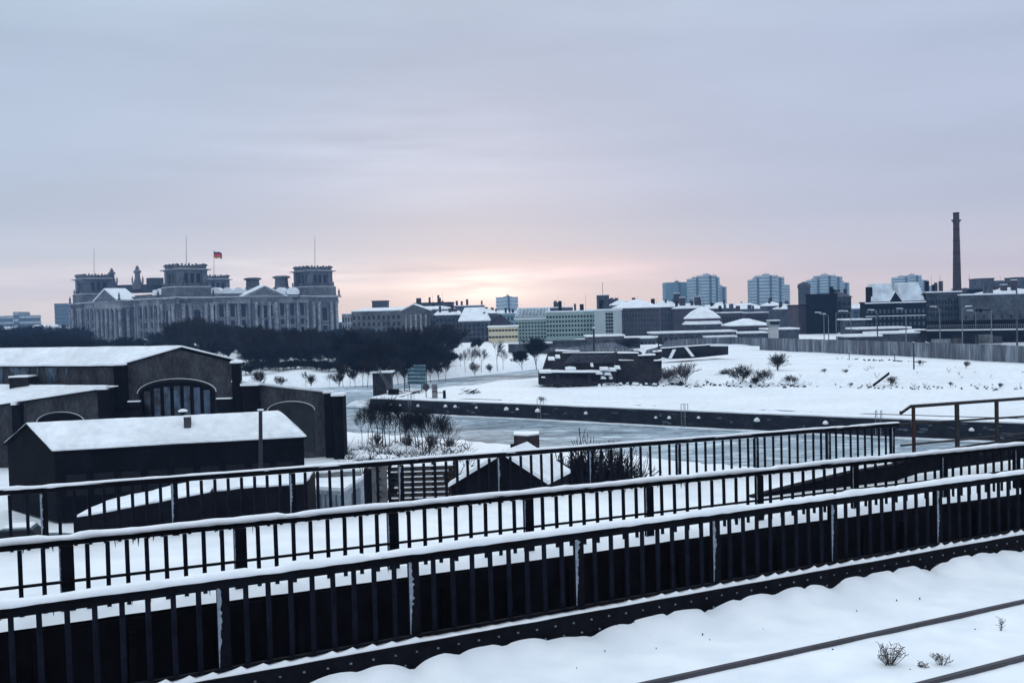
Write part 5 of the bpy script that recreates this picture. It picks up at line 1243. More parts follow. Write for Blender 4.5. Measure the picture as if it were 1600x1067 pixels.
    for i in range(420):
        px = rr.uniform(538, 735); py = rr.uniform(694, 742); c = G(px, py, 0); c.z = max(WZ, hz(c.x, c.y))
        if c.z < -1.6: continue
        for k in range(3): a = rr.uniform(0, 6.28); m.tube(c, c+Vector((math.cos(a)*rr.uniform(.2, .9), math.sin(a)*.6, rr.uniform(.1, .75))), .028, .016, 3, cap=False)  # dark twigs added to read as shaded gaps among the stones
    tag(m.build('undergrowth', TREEB), 'dark twigs added as shaded gaps between snowy stones on the near shore', 'undergrowth', kind='stuff')
    # snowy boulder at the quay corner, snow heaps on near shore
    def boulder(px, py, s, label, z=WZ, group=None):
        c = G(px, py, z)
        if z > WZ:
            for _ in range(6): c = G(px, py, max(WZ, hz(c.x, c.y)))
            c.z = max(WZ, hz(c.x, c.y))-.05
        m = MB(); r_ = random.Random(int(px*7+py)); n_ = 9; prof = [(1.0, 0), (1.08, .18), (.95, .4), (.6, .58), (.12, .66)]; vs = []; fs = []
        for (a_, b_) in prof:
            for i in range(n_): t = 2*math.pi*i/n_; k = s*a_*(1+.25*nz(i, px, 1.3, b_)); vs.append(c+Vector((math.cos(t)*k*1.25, math.sin(t)*k, b_*s*(1+.3*nz(i, py, .9)))))
        for k in range(4):
            for i in range(n_): fs.append((k*n_+i, k*n_+(i+1) % n_, (k+1)*n_+(i+1) % n_, (k+1)*n_+i))
        fs.append(tuple(range(4*n_, 5*n_))); fs.append(tuple(reversed(range(n_)))); root = empty('boulder', c, label, 'boulder', group)
        MB().add([c+(Vector(v)-c)*.96-Z*.25*s for v in vs], fs).build('stone', BLACKWALL, root); m.add([Vector(v)+Z*.02 for v in vs], fs).build('snow', SNOW, root, smooth=True)
    boulder(560, 637, 1.5, 'snow covered ice heap at the quay corner, the left one'); boulder(572, 638, 1.2, 'snow covered ice heap touching the quay corner')
    r_ = random.Random(4)
    for i in range(60):
        px = r_.uniform(536, 730); boulder(px, 708+(px-540)*.06+r_.uniform(-15, 20), r_.uniform(.3, .95), 'rounded snow covered stone on the near shore below the alders', -.9, 'snowy stones on the near shore')
mouth()

# ------------------------------------------------------------------ skyline
def tower_block(pl, pr, yt, yb, Y, label, bands=11, steps=((0, .42, .8), (.18, .82, 1.0), (.6, 1.0, .72)), wall=TEALW, pale=WHITEW):
    root = empty('tower_block', W((pl+pr)/2, 505, Y)*1, label, 'tower block'); root.location.z = 0; ORG[root.name] = Vector(root.location)
    zt = W((pl+pr)/2, yt, Y).z
    for (a, b, h) in steps:
        A, B = W(pl+(pr-pl)*a, 500, Y), W(pl+(pr-pl)*b, 500, Y); dep = 16+h*6; H_ = zt*h if h < 1 else zt
        A.z = B.z = 0; off = Vector((0, (1-h)*12, 0)); ring = [A+off, B+off, B+off+Vector((0, dep, 0)), A+off+Vector((0, dep, 0))]
        wg = MB().prism(ring, H_).build('wing', wall, root)
        for k in range(bands):
            z = H_*(k+.5)/bands; e = .35; r2_ = [ring[0]+Vector((-e, -e, 0)), ring[1]+Vector((e, -e, 0)), ring[2]+Vector((e, e, 0)), ring[3]+Vector((-e, e, 0))]
            MB().prism(r2_, H_/bands*.42, dz=z).build('balcony_band', pale, wg)
        if b-a < .9 and b-a > .2:       # dark stripe painted as recess shade and rooftop housing break each wing
            q = ring[0].lerp(ring[1], .62); MB().box(q+Vector((0, -.6, 0)), (1, 0), 2.2, 1.0, H_).build('stair_slot', mat('slot_grey', (.07, .10, .11)), wg)
            q = ring[0].lerp(ring[1], .5)+Vector((0, dep*.5, H_)); MB().box(q, (1, 0), (B-A).length*.35, 6, 1.8).build('roof_housing', pale, wg)
            MB().tube(q+Z*1.8, q+Z*5, .12, .08, 4).build('antenna', mat('aerial', (.05, .055, .065)), wg)
    return root
def sky_blocks():
    P1 = mat('panel_grey_green', (.17, .235, .245), .85, .12, .1); P2 = mat('panel_blue_grey', (.19, .235, .255), .85, .12, .1)  # far wing panels carry the haze tint in their colour
    tower_block(1080, 1137, 430, 500, 1100, 'stepped pale high-rise, left of the group of four', 13, ((0, .30, .93), (.26, .72, 1.0), (.58, .80, .95), (.78, 1.0, .72)), P1, WHITEW)
    tower_block(1177, 1236, 430, 500, 1080, 'stepped pale high-rise standing alone in the middle', 12, ((0, .24, .91), (.18, .66, 1.0), (.56, .84, .95), (.80, 1.0, .76)), P2, WHITEW)
    tower_block(1270, 1329, 430, 500, 1120, 'stepped pale high-rise behind the dark windowless block', 13, ((0, .26, .90), (.20, .62, 1.0), (.52, .80, .96), (.78, 1.0, .80)), P1, WHITEW)
    tower_block(1405, 1461, 430, 500, 1180, 'stepped pale high-rise right above the twin snowy roofs', 12, ((0, .34, .96), (.30, .64, 1.0), (.60, .82, .86), (.80, 1.0, .70)), P2, WHITEW)
    tower_block(1041, 1081, 441, 500, 1130, 'plain teal slab high-rise touching the left stepped high-rise', 12, ((0, 1, 1), (.3, .7, 1.04)), TEALW, TEALW)
    tower_block(776, 810, 463, 500, 1150, 'pale lattice faced slab high-rise in front of the sunset glow', 7, ((0, 1, .97), (.35, .72, 1.0)), WHITEW, mat('pane_blue', (.26, .33, .36)))
    tower_block(0-40, 45, 488, 500, 900, 'long banded office block at the left edge of the skyline', 4, ((0, 1, .86), (.72, .80, 1.0)), mat('office_dark', (.09, .12, .14)), mat('office_pale', (.34, .38, .40)))
    tower_block(86, 117, 474, 500, 1000, 'plain blue grey tower left of the parliament', 8, ((0, 1, 1),), mat('office_dark', (.09, .12, .14)), mat('office_dark2', (.13, .17, .19)))
sky_blocks()
Bd = building
Bd('annex_building', 'pale flat stone building just right of the parliament', 'building', 534, 551, 491, 480, depth=20, wall=STONEL, rows=3, cols=4)
Bd('palace_building', 'dark palace with snowy roof and central gable right of the parliament', 'building', 549, 682, 485.5, 424, 414, depth=26, wall=STONE, roof='hip', rh=1.2, rows=4, cols=17, wtop=.9, wbot=.1, ww=.4, ridge=.04)
def palace_gable():
    root = empty('gable_front', W(648, 520, 397), 'dark pedimented front block standing before the palace', 'building'); root.location.z = 0; ORG[root.name] = Vector(root.location)
    Y = 398; l, r, p = W(626, 485.5, Y), W(672, 485, Y), W(646, 476, Y); zz = min(l.z, r.z); l.z = r.z = zz; g = Vector((0, 12, 0)); a, b = Vector((l.x, Y, 0)), Vector((r.x, Y, 0))
    MB().add([a, b, r, p, l]+[q+g for q in (a, b, r, p, l)], [(0, 1, 2, 3, 4), (9, 8, 7, 6, 5), (0, 4, 9, 5), (1, 6, 7, 2), (2, 7, 8, 3), (3, 8, 9, 4)]).build('wall', STONE, root)
    m = MB(); e = Vector((0, -.6, 0))
    for x, y in ((l, p), (p, r)): m.hexa([x+e, y+e, y+g, x+g], [x+e+Z*.5, y+e+Z*.5, y+g+Z*.5, x+g+Z*.5])
    m.build('roof', ROOFSNOW, root)
    for k in range(5): MB().box(Vector((l.x+2+k*2.0, Y-.3, 2)), (1, 0), .7, .6, zz-3.5).build('pilaster', STONEL, root)
    MB().box(Vector((l.x+11, Y-2.5, 0)), (1, 0), 1.6, 1.6, zz*.45).build('stone_pier', CONC, root)
palace_gable()
Bd('roof_block', 'small dark box shaped block rising behind the palace roof', 'building', 581, 604, 471, 520, depth=10, wall=GREYB, rmat=GREYB)
Bd('tall_hall', 'long dark flat block rising behind the palace gable', 'building', 648, 706, 474, 470, depth=18, wall=GREYB, rmat=BLACKWALL, chim=((.08, 2.2, 2.6, .3),))
Bd('wing_building', 'brick wing with two snow lines at the right end of the palace', 'building', 680, 718, 492.5, 395, depth=16, wall=GREYB, rows=4, cols=6, over=.6, roof='hip', rh=1.4, ridge=.05)
Bd('flat_hall', 'low flat roofed hall on the skyline left of the pale slab high-rise', 'building', 706, 756, 478, 600, depth=20, wall=GREYB)
Bd('hipped_house', 'brick building with a large white hipped roof left of the yellow one', 'building', 717, 764, 502, 380, depth=20, wall=GREYB, roof='hip', rh=5, rows=4, cols=7, ridge=.16)
Bd('snowy_roof_house', 'small snowy roofed house behind the hipped brick building', 'building', 742, 777, 490, 470, depth=16, wall=GREYB, roof='hip', rh=2.2)
Bd('gabled_shed', 'dark shed with steep gable above the yellow building', 'building', 763, 798, 506, 420, depth=12, wall=BRICKR, roof='front', rh=4.0, rmat=BRICKR)
Bd('terrace_block', 'low teal flat block below the pale slab high-rise', 'building', 768, 826, 490, 640, depth=16, wall=TEALW, rows=2, cols=10)
Bd('yellow_building', 'low yellow building with two dark window strips', 'building', 763, 809, 511, 350, depth=10, wall=YELLOWW, rows=2, cols=9, ww=.8, wz=(.3, .28), wtop=1.0, wbot=.3)
# long pale green office
def green_office():
    r, P, u, n, H_, ln = Bd('office_building', 'long pale green office building with rows of small windows', 'building', 853, 950, 487, 362, 357, depth=14, wall=GREENW, rows=5, cols=20, ww=.62, wz=(.3, .5), wbot=.2)
    r, P, u, n, H_, ln = Bd('office_wing', 'pale green office wing with saw-toothed snowy roof', 'building', 805, 853.5, 499, 366, 364, depth=14, wall=GREENW, rows=5, cols=10, ww=.62, wz=(.3, .5), wbot=.2, roof='gable', rh=4)
    for k in range(9):
        p = P((k+.5)/9, -.2, H_+.6); m = MB(); a = p-u*.9; b = p+u*.9; t = p+u*.9+n*5+Z*3.2; t0 = p-u*.3+n*5+Z*3.2
        m.add([a, b, t, t0, a+Z*.1, b+Z*1.6, t+Z*.5, t0+Z*.2], [(3, 2, 1, 0), (0, 1, 5, 4), (1, 2, 6, 5), (2, 3, 7, 6), (3, 0, 4, 7), (4, 5, 6, 7)]); m.build('roof_tooth', mat('tooth', (.36, .42, .46)), r)
    r, P, u, n, H_, ln = Bd('stair_building', 'blank pale stair block with a column of windows right of the office', 'building', 928, 958, 485, 350, 348, depth=16, wall=mat('pale_render', (.34, .40, .41), .9, .1, .1))
    for c_ in (.66, .80, .93):
        for k in range(8): m = MB(); m.box(P(c_, -.1, 1.5+k*(H_-2)/8), u, .75, .3, (H_-2)/8*.62); m.build('window', GLASS, r)
    a, b = W(934, 482, 412), W(952, 482, 412); root = empty('roof_tower', Vector(((a.x+b.x)/2, 412, 0)), 'small square tower with slit windows and antenna above the office', 'tower')
    zt = W(940, 461.5, 412).z; MB().prism([Vector((a.x, 412, 0)), Vector((b.x, 412, 0)), Vector((b.x, 417, 0)), Vector((a.x, 417, 0))], zt).build('shaft', GREYB, root)
    for k in range(4): MB().box(Vector((a.x+.7+k*1.1, 411.9, zt-3.6)), (1, 0), .45, .3, 2.4).build('slit_window', GLASSB, root)
    MB().tube(((a.x+b.x)/2, 414, zt), ((a.x+b.x)/2, 414, W(940, 441, 412).z), .09, n=5).build('antenna', IRON, root)
    MB().box(Vector(((a.x+b.x)/2, 414.5, zt)), (1, 0), b.x-a.x+.4, 5.4, .25).build('snow_cap', ROOFSNOW, root)
green_office()
Bd('attic_block', 'flat dark attic block behind the green office roof', 'building', 848, 895, 481, 520, depth=14, wall=GREYB, rows=1, cols=8)
Bd('old_block', 'white roofed old block between office tower and red brick rows', 'building', 953, 990, 477, 520, depth=14, wall=GREYB, roof='hip', rh=2.5, chim=((.12, 1.8, 4, .4),))
Bd('brick_terrace', 'long brown brick block with broad snowy hipped roof', 'building', 957, 1030, 481.5, 380, 377, depth=20, wall=BRICKR, roof='hip', rh=3.0, rows=5, cols=16, wmat=GLASSB)
Bd('brick_terrace', 'brown brick block with white roof and two chimneys, left of the pavilion', 'building', 1018, 1072, 480, 440, depth=20, wall=BRICKR, roof='hip', rh=2.6, rows=4, cols=10, chim=((.8, 2.6, 6, .3), ), wmat=GLASSB)
Bd('brick_end', 'brick end house with a squat chimney behind the pavilion roof', 'building', 1056, 1102, 482, 430, depth=14, wall=BRICKR, roof='hip', rh=2, chim=((.28, 2.3, 4.8, .3), (.8, 2.4, 5.0, .3)))
def pavilion():
    Y = 300; root = empty('pavilion', W(1097, 530, Y), 'round-looking pavilion with two tiers of white snowy roof', 'pavilion'); root.location.z = 0; ORG[root.name] = Vector(root.location)
    c = W(1097, 500, Y+6); r1_ = (W(1126, 500, Y).x-W(1066, 500, Y).x)/2; z = [W(1097, y, Y).z for y in (522, 507, 502, 498, 496, 480)]; base = Vector((c.x, c.y, 0))
    MB().lathe(base, [(r1_, 0), (r1_, z[1])], 14).build('lower_wall', GREYB, root)
    MB().lathe(base, [(r1_*1.08, z[1]), (r1_*1.08, z[1]+.2), (r1_*.86, z[2]+.2), (.1, z[2]+.3)], 14).build('lower_roof', ROOFSNOW, root)
    MB().lathe(base, [(r1_*.88, z[2]), (r1_*.88, z[3])], 14).build('upper_wall', BRICKR, root)
    MB().lathe(base, [(r1_*.98, z[3]), (r1_*.98, z[3]+.3), (r1_*.86, z[4]+.5), (r1_*.62, z[4]+(z[5]-z[4])*.55), (r1_*.28, z[5]-.4), (.1, z[5])], 16).build('upper_roof', ROOFSNOW, root, smooth=False)
pavilion()
Bd('long_barrack', 'long low grey hall below the pavilion behind the concrete wall', 'building', 1020, 1150, 520, 290, depth=10, wall=GREYB, rows=1, cols=16, wz=(.4, .5))
for (a, b, yt, Y, dp, rf, rh_, lab, wl, rw, cl) in (
    (1110, 1152, 482, 460, 16, 'hip', 2.6, 'brick house with white roof right behind the pavilion', BRICKR, 3, 8),
    (1140, 1200, 483, 520, 16, 'hip', 3.0, 'long house with wide white roof below the middle high-rise', GREYB, 3, 10),
    (1165, 1200, 489, 440, 12, 'flat', 2, 'flat dark house with a row of tall windows', BRICKR, 2, 8),
    (1128, 1160, 489, 420, 12, 'flat', 2, 'small brown flat house right of the pavilion', BRICKR, 2, 6),
    (1199, 1224, 478, 470, 14, 'hip', 1.8, 'narrow grey house with snow roof left of the dark block', GREYB, 4, 3),
    (1222, 1249, 483, 420, 14, 'hip', 1.8, 'gabled grey house touching the dark block', GREYB, 3, 4),
    (1142, 1204, 509, 330, 14, 'hip', 2.0, 'low shed with wide snowy roof left of the watchtower', BRICKR, 1, 8),
    (1200, 1248, 515, 300, 10, 'flat', 1.5, 'low flat hut with snow roof right of the watchtower', GREYB, 1, 5),
    (1104, 1150, 527, 285, 8, 'flat', 1.5, 'row of low snowy roofed huts behind the distant wall', GREYB, 1, 8),
    (1150, 1200, 521, 292, 8, 'flat', 1.5, 'pair of low flat garages with snow on top', GREYB, 1, 6)):
    Bd('city_house' if yt < 500 else 'low_hut', lab, 'building', a, b, yt, Y, depth=dp, wall=wl, roof=rf, rh=rh_, rows=rw, cols=cl, wmat=GLASSB if wl is GREYB else GLASS)
Bd('boundary_wall', 'long low dark grey wall on the far bank above the snowy slope', 'wall', 794, 862, 537, 264, 262, depth=1, wall=GREYB, over=.1)
Bd('boundary_wall', 'long plain grey wall below the pale green office', 'wall', 850, 1000, 533, 263, 266, depth=4, wall=GREYB, over=.1, rmat=GREYB)
Bd('low_hut', 'low brick hall with bright snow roof in front of the stair block', 'building', 918, 975, 526, 280, 280, depth=10, wall=BRICKR, rows=1, cols=9)
Bd('low_hut', 'long grey hut behind the thickets right of the low brick hall', 'building', 970, 1024, 529, 284, 282, depth=10, wall=GREYB, rows=1, cols=9)
# watchtower
def watchtower():
    Y = 262; a, b = W(1203, 536, Y), W(1218, 536, Y); root = empty('watchtower', Vector(((a.x+b.x)/2, Y, 0)), 'square white watchtower standing behind the concrete wall', 'watchtower')
    z = W(1210, 510, Y).z; MB().prism([Vector((a.x+.2, Y, 0)), Vector((b.x-.2, Y, 0)), Vector((b.x-.2, Y+2.3, 0)), Vector((a.x+.2, Y+2.3, 0))], z).build('shaft', mat('white_render', (.42, .43, .44), .9, .12, .6), root)
    t = W(1210, 501, Y).z; MB().prism([Vector((a.x-.1, Y-.3, z)), Vector((b.x+.1, Y-.3, z)), Vector((b.x+.1, Y+2.6, z)), Vector((a.x-.1, Y+2.6, z))], t-z).build('cabin', mat('cabin', (.2, .25, .26)), root)
    MB().prism([Vector((a.x, Y-.35, z+.5)), Vector((b.x, Y-.35, z+.5)), Vector((b.x, Y-.303, z+.5)), Vector((a.x, Y-.303, z+.5))], (t-z)*.5).build('window_strip', GLASS, root)
    MB().prism([Vector((a.x-.2, Y-.4, t)), Vector((b.x+.2, Y-.4, t)), Vector((b.x+.2, Y+2.7, t)), Vector((a.x-.2, Y+2.7, t))], .2).build('roof_snow', ROOFSNOW, root)
watchtower()
Bd('windowless_block', 'tall dark windowless brick block with ragged top', 'building', 1259, 1308, 461, 350, 347, depth=16, wall=BLACKWALL, rmat=BLACKWALL, chim=())
Bd('windowless_block', 'lighter narrow brick flank on the left of the dark windowless block', 'building', 1247.5, 1260, 478, 352, depth=14, wall=BRICKR, rmat=BLACKWALL)
Bd('brick_house', 'dim brick house leaning on the right of the dark windowless block', 'building', 1308, 1330, 465, 360, depth=14, wall=GREYB, roof='hip', rh=2, rmat=GREYB, rows=5, cols=3)
def domed():
    Y = 420; c = W(1257, 480, Y); root = empty('domed_tower', Vector((c.x, Y, 0)), 'small domed tower peeking over the dark windowless block', 'tower'); z = [W(1257, y, Y).z for y in (463, 450, 444, 440)]
    MB().lathe(Vector((c.x, Y, 0)), [(2.6, 0), (2.6, z[1]), (3.0, z[1]+.1), (2.6, z[2]), (1.6, z[3]-.6), (.2, z[3])], 10).build('drum', mat('dome_slate', (.05, .06, .08)), root)
domed()
# twin mansard building
def twin():
    r, P, u, n, H_, ln = Bd('twin_roofed_house', 'dark ornate house with two steep snowy mansard roofs and a middle gable', 'building', 1352, 1446, 473, 330, 326, depth=14, wall=BLACKWALL, rmat=BLACKWALL, rows=4, cols=14, wmat=GLASSB, wtop=.85)
    for a, b in ((.10, .52), (.57, .99)):
        q = [P(a, 0, H_+.5), P(b, 0, H_+.5), P(b, 14, H_+.5), P(a, 14, H_+.5)]; t = [P(a+.015, 3.2, H_+6.2), P(b-.07, 3.2, H_+6.2), P(b-.07, 11, H_+6.2), P(a+.015, 11, H_+6.2)]
        mr_ = MB().hexa(q, t).build('mansard_roof', mat('mansard_snow', (.5, .56, .62), .7, .3, .25), r); MB().prism(t, .35, dz=.003).build('roof_snow', ROOFSNOW, mr_)
    p, q, t = P(.40, -.5, H_+.3), P(.62, -.5, H_+.3), P(.5, -.5, H_+3.6); g = n*5; MB().add([p, q, t, p+g, q+g, t+g], [(0, 1, 2), (5, 4, 3), (0, 3, 4, 1), (1, 4, 5, 2), (2, 5, 3, 0)]).build('middle_gable', BLACKWALL, r)
    m = MB()
    for x, y in ((p, t), (t, q)): m.hexa([x-n*.2, y-n*.2, y+g, x+g], [x-n*.2+Z*.3, y-n*.2+Z*.3, y+g+Z*.3, x+g+Z*.3])
    m.build('gable_snow', ROOFSNOW, r)
    for a_ in (.05, .1, .55, .97): MB().box(P(a_, 1.5, H_), u, 1.1, 1.1, 2.6 if a_ > .1 else 5.4).build('chimney', BLACKWALL, r)
    MB().prism([P(-.01, -.4, H_-.1), P(1.01, -.4, H_-.1), P(1.01, -.003, H_-.1), P(-.01, -.003, H_-.1)], .35).build('cornice_snow', ROOFSNOW, r)
    MB().prism([P(0, -.3, H_*.62), P(1, -.3, H_*.62), P(1, -.003, H_*.62), P(0, -.003, H_*.62)], .2).build('ledge_snow', ROOFSNOW, r)
twin()
Bd('grey_block', 'long grey brick block below the tall chimney', 'building', 1447, 1503, 457, 330, depth=18, wall=GREYB, rows=5, cols=12, over=.5, wtop=.86)
Bd('grey_block', 'big blank grey brick wall building at the right edge', 'building', 1502, 1630, 460, 318, 310, depth=20, wall=mat('worn_grey_brick', (.052, .058, .070), .9, .35, .2, fine=1), rows=2, cols=9, ww=.25, wz=(.3, .4), wtop=.6)
Bd('roof_store', 'dark low superstructure right of the tall chimney foot', 'building', 1506, 1546, 452, 380, depth=10, wall=BLACKWALL, rmat=GREYB)
Bd('round_store', 'grey block on the skyline right of the tall chimney', 'building', 1533, 1553, 436, 460, depth=12, wall=GREYB, rmat=GREYB); Bd('round_store', 'lower flat extension on the skyline next to the right grey block', 'building', 1552, 1574, 440, 460, depth=12, wall=GREYB, rmat=GREYB)
Bd('edge_block', 'dark block at the right edge of the skyline', 'building', 1590, 1640, 434, 460, depth=12, wall=GREYB, rmat=GREYB)
Bd('snow_roofed_annex', 'annex with sloping white roof near the right edge', 'building', 1553, 1625, 458, 345, depth=14, wall=BRICKR, roof='hip', rh=1.8, chim=((.3, 1.8, 3, .2), (.52, 1.6, 4.5, .2)))
def side_shed(a, b, yt, Y, lab): Bd('low_hall', lab, 'building', a, b, yt, Y, depth=8, wall=GREYB, over=.8)
side_shed(1325, 1357, 500, 330, 'low hall with snow roof left of the twin roofed house')
side_shed(1343, 1418, 514, 265, 'open shed with wide bright snow roof behind the wall, the left one')
side_shed(1325, 1372, 526, 240, 'open shed with slanting snow roof just behind the wall')
side_shed(1372, 1446, 521, 250, 'second open shed with snow roof just behind the wall')
side_shed(1416, 1450, 518, 262, 'grey hut left of the railway bridge')
# tall brick chimney
def chimney():
    Y = 345; c = W(1495.5, 456, Y); t = W(1493.5, 334, Y).z; b = 0.0
    root = empty('factory_chimney', Vector((c.x, Y, 0)), 'tall round brick factory chimney on the right of the skyline', 'chimney'); base = Vector((c.x, Y, 0)); k = Y/F
    z0 = c.z; CB = mat('chimney_red', (.05, .034, .036), .95, .25, .5, stretch=(1, 1, 3))
    MB().lathe(base, [(7.2*k, 0), (6.4*k, z0), (4.7*k, t-6.5), (4.5*k, t-.3), (4.5*k, t)], 18).build('shaft', CB, root)
    MB().lathe(base, [(5.0*k, t-3.1), (5.4*k, t-2.9), (5.4*k, t-2.2), (5.0*k, t-2.0)], 18).build('collar', CB, root)
    MB().lathe(base, [(4.7*k, t-.1), (4.8*k, t), (4.8*k, t+.35), (4.0*k, t+.4)], 18).build('rim', BLACKWALL, root)
    for zf in (.35, .5, .65, .8): zc = z0+(t-z0)*zf; r_ = (6.4+(4.7-6.4)*zf)*k+.04; MB().lathe(base, [(r_, zc-.1), (r_, zc+.1)], 18).build('iron_band', IRON, root)
    for s in (-1, 1): MB().box(base+Vector((s*5.9*k, 0, t-2.6)), (1, 0), .7, .3, .5).build('bracket', BLACKWALL, root)
chimney()
# railway bridge at the right
def rail_bridge():
    Ya, Yb = 245, 225; root = empty('railway_bridge', W(1525, 540, 235), 'dark railway bridge with pale railing line at the right edge', 'bridge'); root.location.z = 0; ORG[root.name] = Vector(root.location)
    a, b = W(1449, 517, Ya), W(1640, 515, Yb); g = Vector((0, 8, 0)); m = MB(); m.hexa([a-Z*1.0, b-Z*1.0, b+g-Z*1.0, a+g-Z*1.0], [a, b, b+g, a+g]); m.build('girder', IRON, root)
    MB().hexa([a+Z*.003, b+Z*.003, b+Z*.003+Vector((0, .5, 0)), a+Z*.003+Vector((0, .5, 0))], [a+Z*.28, b+Z*.28, b+Vector((0, .5, .28)), a+Vector((0, .5, .28))]).build('edge_snow', CAPSNOW, root)
    m = MB(); n_ = 60
    for i in range(n_+1): p = a.lerp(b, i/n_); m.tube(p, p+Z*1.3, .05, n=4)
    m.tube(a+Z*1.3, b+Z*1.3, .07, n=4); m.build('parapet_rail', mat('pale_rail', (.14, .15, .17)), root)
    p, q = W(1450, 512, Ya+12), W(1640, 508, Yb+12); MB().hexa([p-Z*14, q-Z*14, q-Z*14+Vector((0, 1, 0)), p-Z*14+Vector((0, 1, 0))], [p+Z*1.6, q+Z*1.6, q+Vector((0, 1, 1.6)), p+Vector((0, 1, 1.6))]).build('shaded_rear_wall', BLACKWALL, root)  # black sheet colours in the shade of the underpass
    for (x0, x1, yt, mt) in ((1457, 1486, 530, CONC), (1488, 1528, 518, BRICKR), (1487, 1530, 528.5, WALLC), (1530, 1551, 523, CONC), (1552, 1566, 525, GREYB), (1588, 1612, 514, CONC)):
        p, q = W(x0, yt, Ya-2), W(x1, yt, Ya-3); MB().hexa([Vector((p.x, p.y, 0)), Vector((q.x, q.y, 0)), Vector((q.x, q.y+.8, 0)), Vector((p.x, p.y+.8, 0))], [p, Vector((q.x, q.y, p.z)), Vector((q.x, q.y+.8, p.z)), Vector((p.x, p.y+.8, p.z))]).build('abutment', mt, root)
rail_bridge()
# street lamps with curved arms
def lamp(px, yt, yb, side, Y, label, first=[]):
    p = W(px, 540, Y); p.z = 0; t = W(px, yt, Y).z
    r = empty('street_lamp', p, label, 'street lamp', 'street lamps behind the concrete wall'); mt = mat('lamp_grey', (.13, .15, .18))
    MB().tube(p, Vector((p.x, p.y, t-.4)), .14, .09, 6).build('post', mt, r)
    MB().tube(Vector((p.x, p.y, t-.4)), Vector((p.x+side*.9, p.y, t)), .07, .06, 5).build('arm', mt, r)
    h = MB(); h.hexa([Vector((p.x+side*.7, p.y-.22, t-.08)), Vector((p.x+side*2.3, p.y-.15, t+.05)), Vector((p.x+side*2.3, p.y+.15, t+.05)), Vector((p.x+side*.7, p.y+.22, t-.08))], [Vector((p.x+side*.7, p.y-.2, t+.12)), Vector((p.x+side*2.2, p.y-.12, t+.2)), Vector((p.x+side*2.2, p.y+.12, t+.2)), Vector((p.x+side*.7, p.y+.2, t+.12))])
    hd = h.build('lamp_head', mt, r); MB().hexa([Vector((p.x+side*.7, p.y-.2, t+.123)), Vector((p.x+side*2.2, p.y-.12, t+.203)), Vector((p.x+side*2.2, p.y+.12, t+.203)), Vector((p.x+side*.7, p.y+.2, t+.123))], [Vector((p.x+side*.75, p.y-.15, t+.26)), Vector((p.x+side*2.1, p.y-.1, t+.3)), Vector((p.x+side*2.1, p.y+.1, t+.3)), Vector((p.x+side*.75, p.y+.15, t+.26))]).build('snow_cap', CAPSNOW, hd)
for px, yt, sd_, Y, lab in ((1288, 489, -1, 245, 'street lamp before the dark windowless block, left of the close pair'), (1295, 491, -1, 262, 'street lamp before the dark windowless block, right of the close pair'), (1307, 487, 1, 250, 'street lamp at the right edge of the dark windowless block with its head turned right'),
    (1330, 487, -1, 250, 'lone street lamp between the dark block and the twin roofed house'), (1371, 485, -1, 240, 'street lamp before the left half of the twin roofed house'), (1416, 483, -1, 235, 'street lamp before the right half of the twin roofed house'),
    (1469, 480, -1, 228, 'street lamp left of the tall chimney, before the grey block'), (1504, 480, 1, 222, 'street lamp just below the tall chimney with its head turned right'), (1525, 486, -1, 240, 'dim shorter street lamp right of the tall chimney')):
    lamp(px, yt, 540, sd_, Y, lab)
def arm_lamp():
    Y = 215; p = W(1549.5, 540, Y); p.z = 0; t = W(1549, 484, Y).z; root = empty('signal_post', p, 'post with long horizontal arm and a dark round lamp before the blank brick wall', 'signal'); mt = mat('lamp_grey', (.13, .15, .18))
    MB().tube(p, Vector((p.x, Y, t)), .14, .1, 6).build('post', mt, root); e = W(1532, 484, Y); MB().tube(Vector((p.x, Y, t)), Vector((e.x, Y, t)), .1, .1, 6).build('arm', IRON, root)
    MB().lathe(Vector((e.x, Y, t-.5)), [(.1, 0), (.42, .25), (.42, .6), (.1, .85)], 8).build('lamp', IRON, root); MB().lathe(Vector((e.x-.8, Y, t-.3)), [(.1, 0), (.3, .2), (.3, .4), (.1, .6)], 8).build('lamp', IRON, root)
arm_lamp()
pole(1589.5, 560, 448, .2, 'tall mast at the right edge rising above the roofs', Y=200, mt=mat('mast_blue', (.06, .07, .09)), cross=True)
pole(1371.5, 535, 492, .12, 'thin mast with crossbar among the sheds behind the wall', Y=228, cross=True)

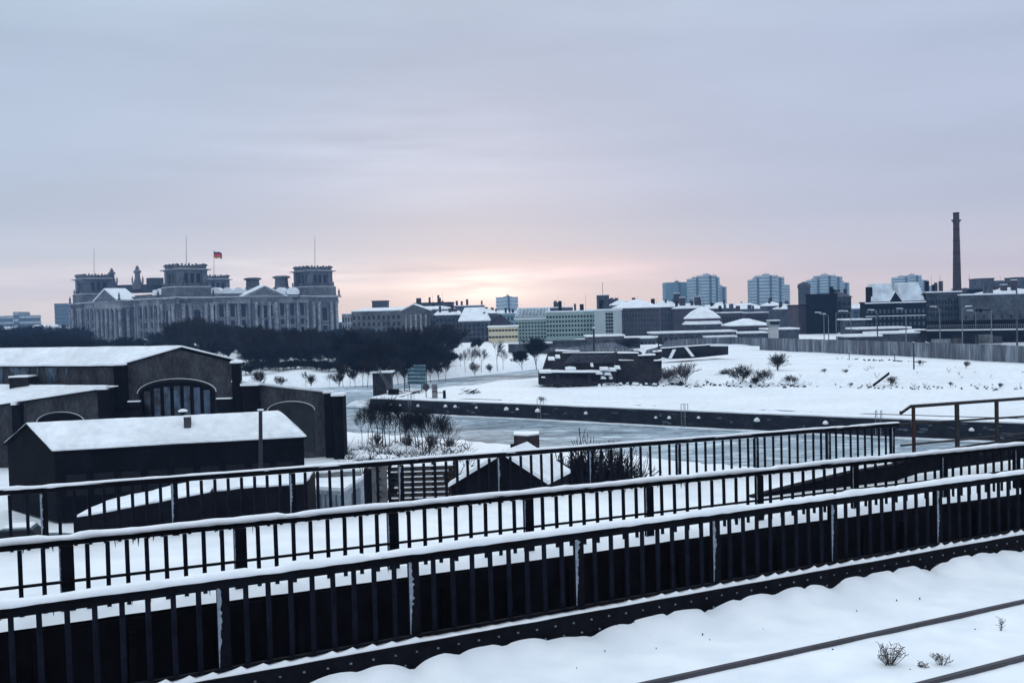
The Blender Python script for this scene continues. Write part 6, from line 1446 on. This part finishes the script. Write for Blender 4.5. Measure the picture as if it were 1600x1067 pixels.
rcl = random.Random(21)
for o in [o for o in bpy.data.objects if o.parent is None and o.name.split('.')[0] in ('city_house', 'brick_terrace', 'old_block', 'grey_block', 'hipped_house', 'palace_building', 'office_building', 'brick_end', 'snowy_roof_house', 'wing_building', 'flat_hall', 'attic_block', 'tall_hall', 'brick_house', 'snow_roofed_annex', 'terrace_block')]:
    wl = [c for c in o.children if c.name.startswith('wall')][0]; co = [Vector(v.co) for v in wl.data.vertices]; ol = Vector(o.location)
    zt = max(v.z for v in co); A, B, C_ = co[0], co[1], co[2]
    for k in range(rcl.choice((2, 3, 4, 5))):
        p = ol+A.lerp(B, rcl.uniform(.06, .94))+(C_-B)*rcl.uniform(.25, .75); hh = rcl.uniform(1.2, 3.0)
        ch = MB().box(Vector((p.x, p.y, zt+ol.z-.2)), (1, 0), rcl.uniform(.7, 1.7), .8, hh+1.4).build('chimney', rcl.choice((BRICKR, BLACKWALL, GREYB)), o)
        if rcl.random() < .5: MB().tube((p.x+1.5, p.y, zt+ol.z), (p.x+1.5, p.y, zt+ol.z+rcl.uniform(3, 7)), .07, .04, 4).build('antenna', mat('aerial', (.05, .055, .065)), o)
# backdrop of low far-off city roofs so that the horizon closes
rr = random.Random(77)
gl = 'far off low city houses on the horizon'
proto, *_ = Bd('far_house', 'far off low house among many on the hazy horizon', 'building', 0, 14, 499, 800, zt=8.0, depth=14, wall=GREYB, roof='gable', rh=2.2, rows=2, cols=5, group=gl)
for i in range(58):
    px = 40+i*27+rr.uniform(-8, 8); Y = rr.uniform(620, 860)
    p = W(px, 505, Y); c = copy_tree(proto, Vector((p.x, p.y, 0)), rr.uniform(-.5, .5), (rr.uniform(2.0, 3.6), 1.2, rr.uniform(.75, 1.25)))

# ------------------------------------------------------------------ haze
def haze():
    m = bpy.data.materials.new('haze'); m.use_nodes = True; t = m.node_tree; t.nodes.clear()
    v = t.nodes.new('ShaderNodeVolumePrincipled'); v.inputs['Color'].default_value = (.26, .50, .92, 1); v.inputs['Density'].default_value = .00032; v.inputs['Anisotropy'].default_value = 0.0
    v.inputs['Absorption Color'].default_value = (0, 0, 0, 1)
    o_ = t.nodes.new('ShaderNodeOutputMaterial'); t.links.new(v.outputs[0], o_.inputs['Volume'])
    m.cycles.homogeneous_volume = True if hasattr(m.cycles, 'homogeneous_volume') else None
    b = MB().hexa([(-1540, -420, -5.6), (1540, -420, -5.6), (1540, 1640, -5.6), (-1540, 1640, -5.6)], [(-1540, -420, 72), (1540, -420, 72), (1540, 1640, 72), (-1540, 1640, 72)]).build('haze', m)
    tag(b, kind='stuff')
haze()
for o in list(bpy.data.objects):
    if '_h' in o: del o['_h']
# drop prototypes that were never planted
for p in PB+PT+PS+PSG+PH+PBB:
    if p.name not in used:
        for c in list(p.children): bpy.data.objects.remove(c)
        bpy.data.objects.remove(p)
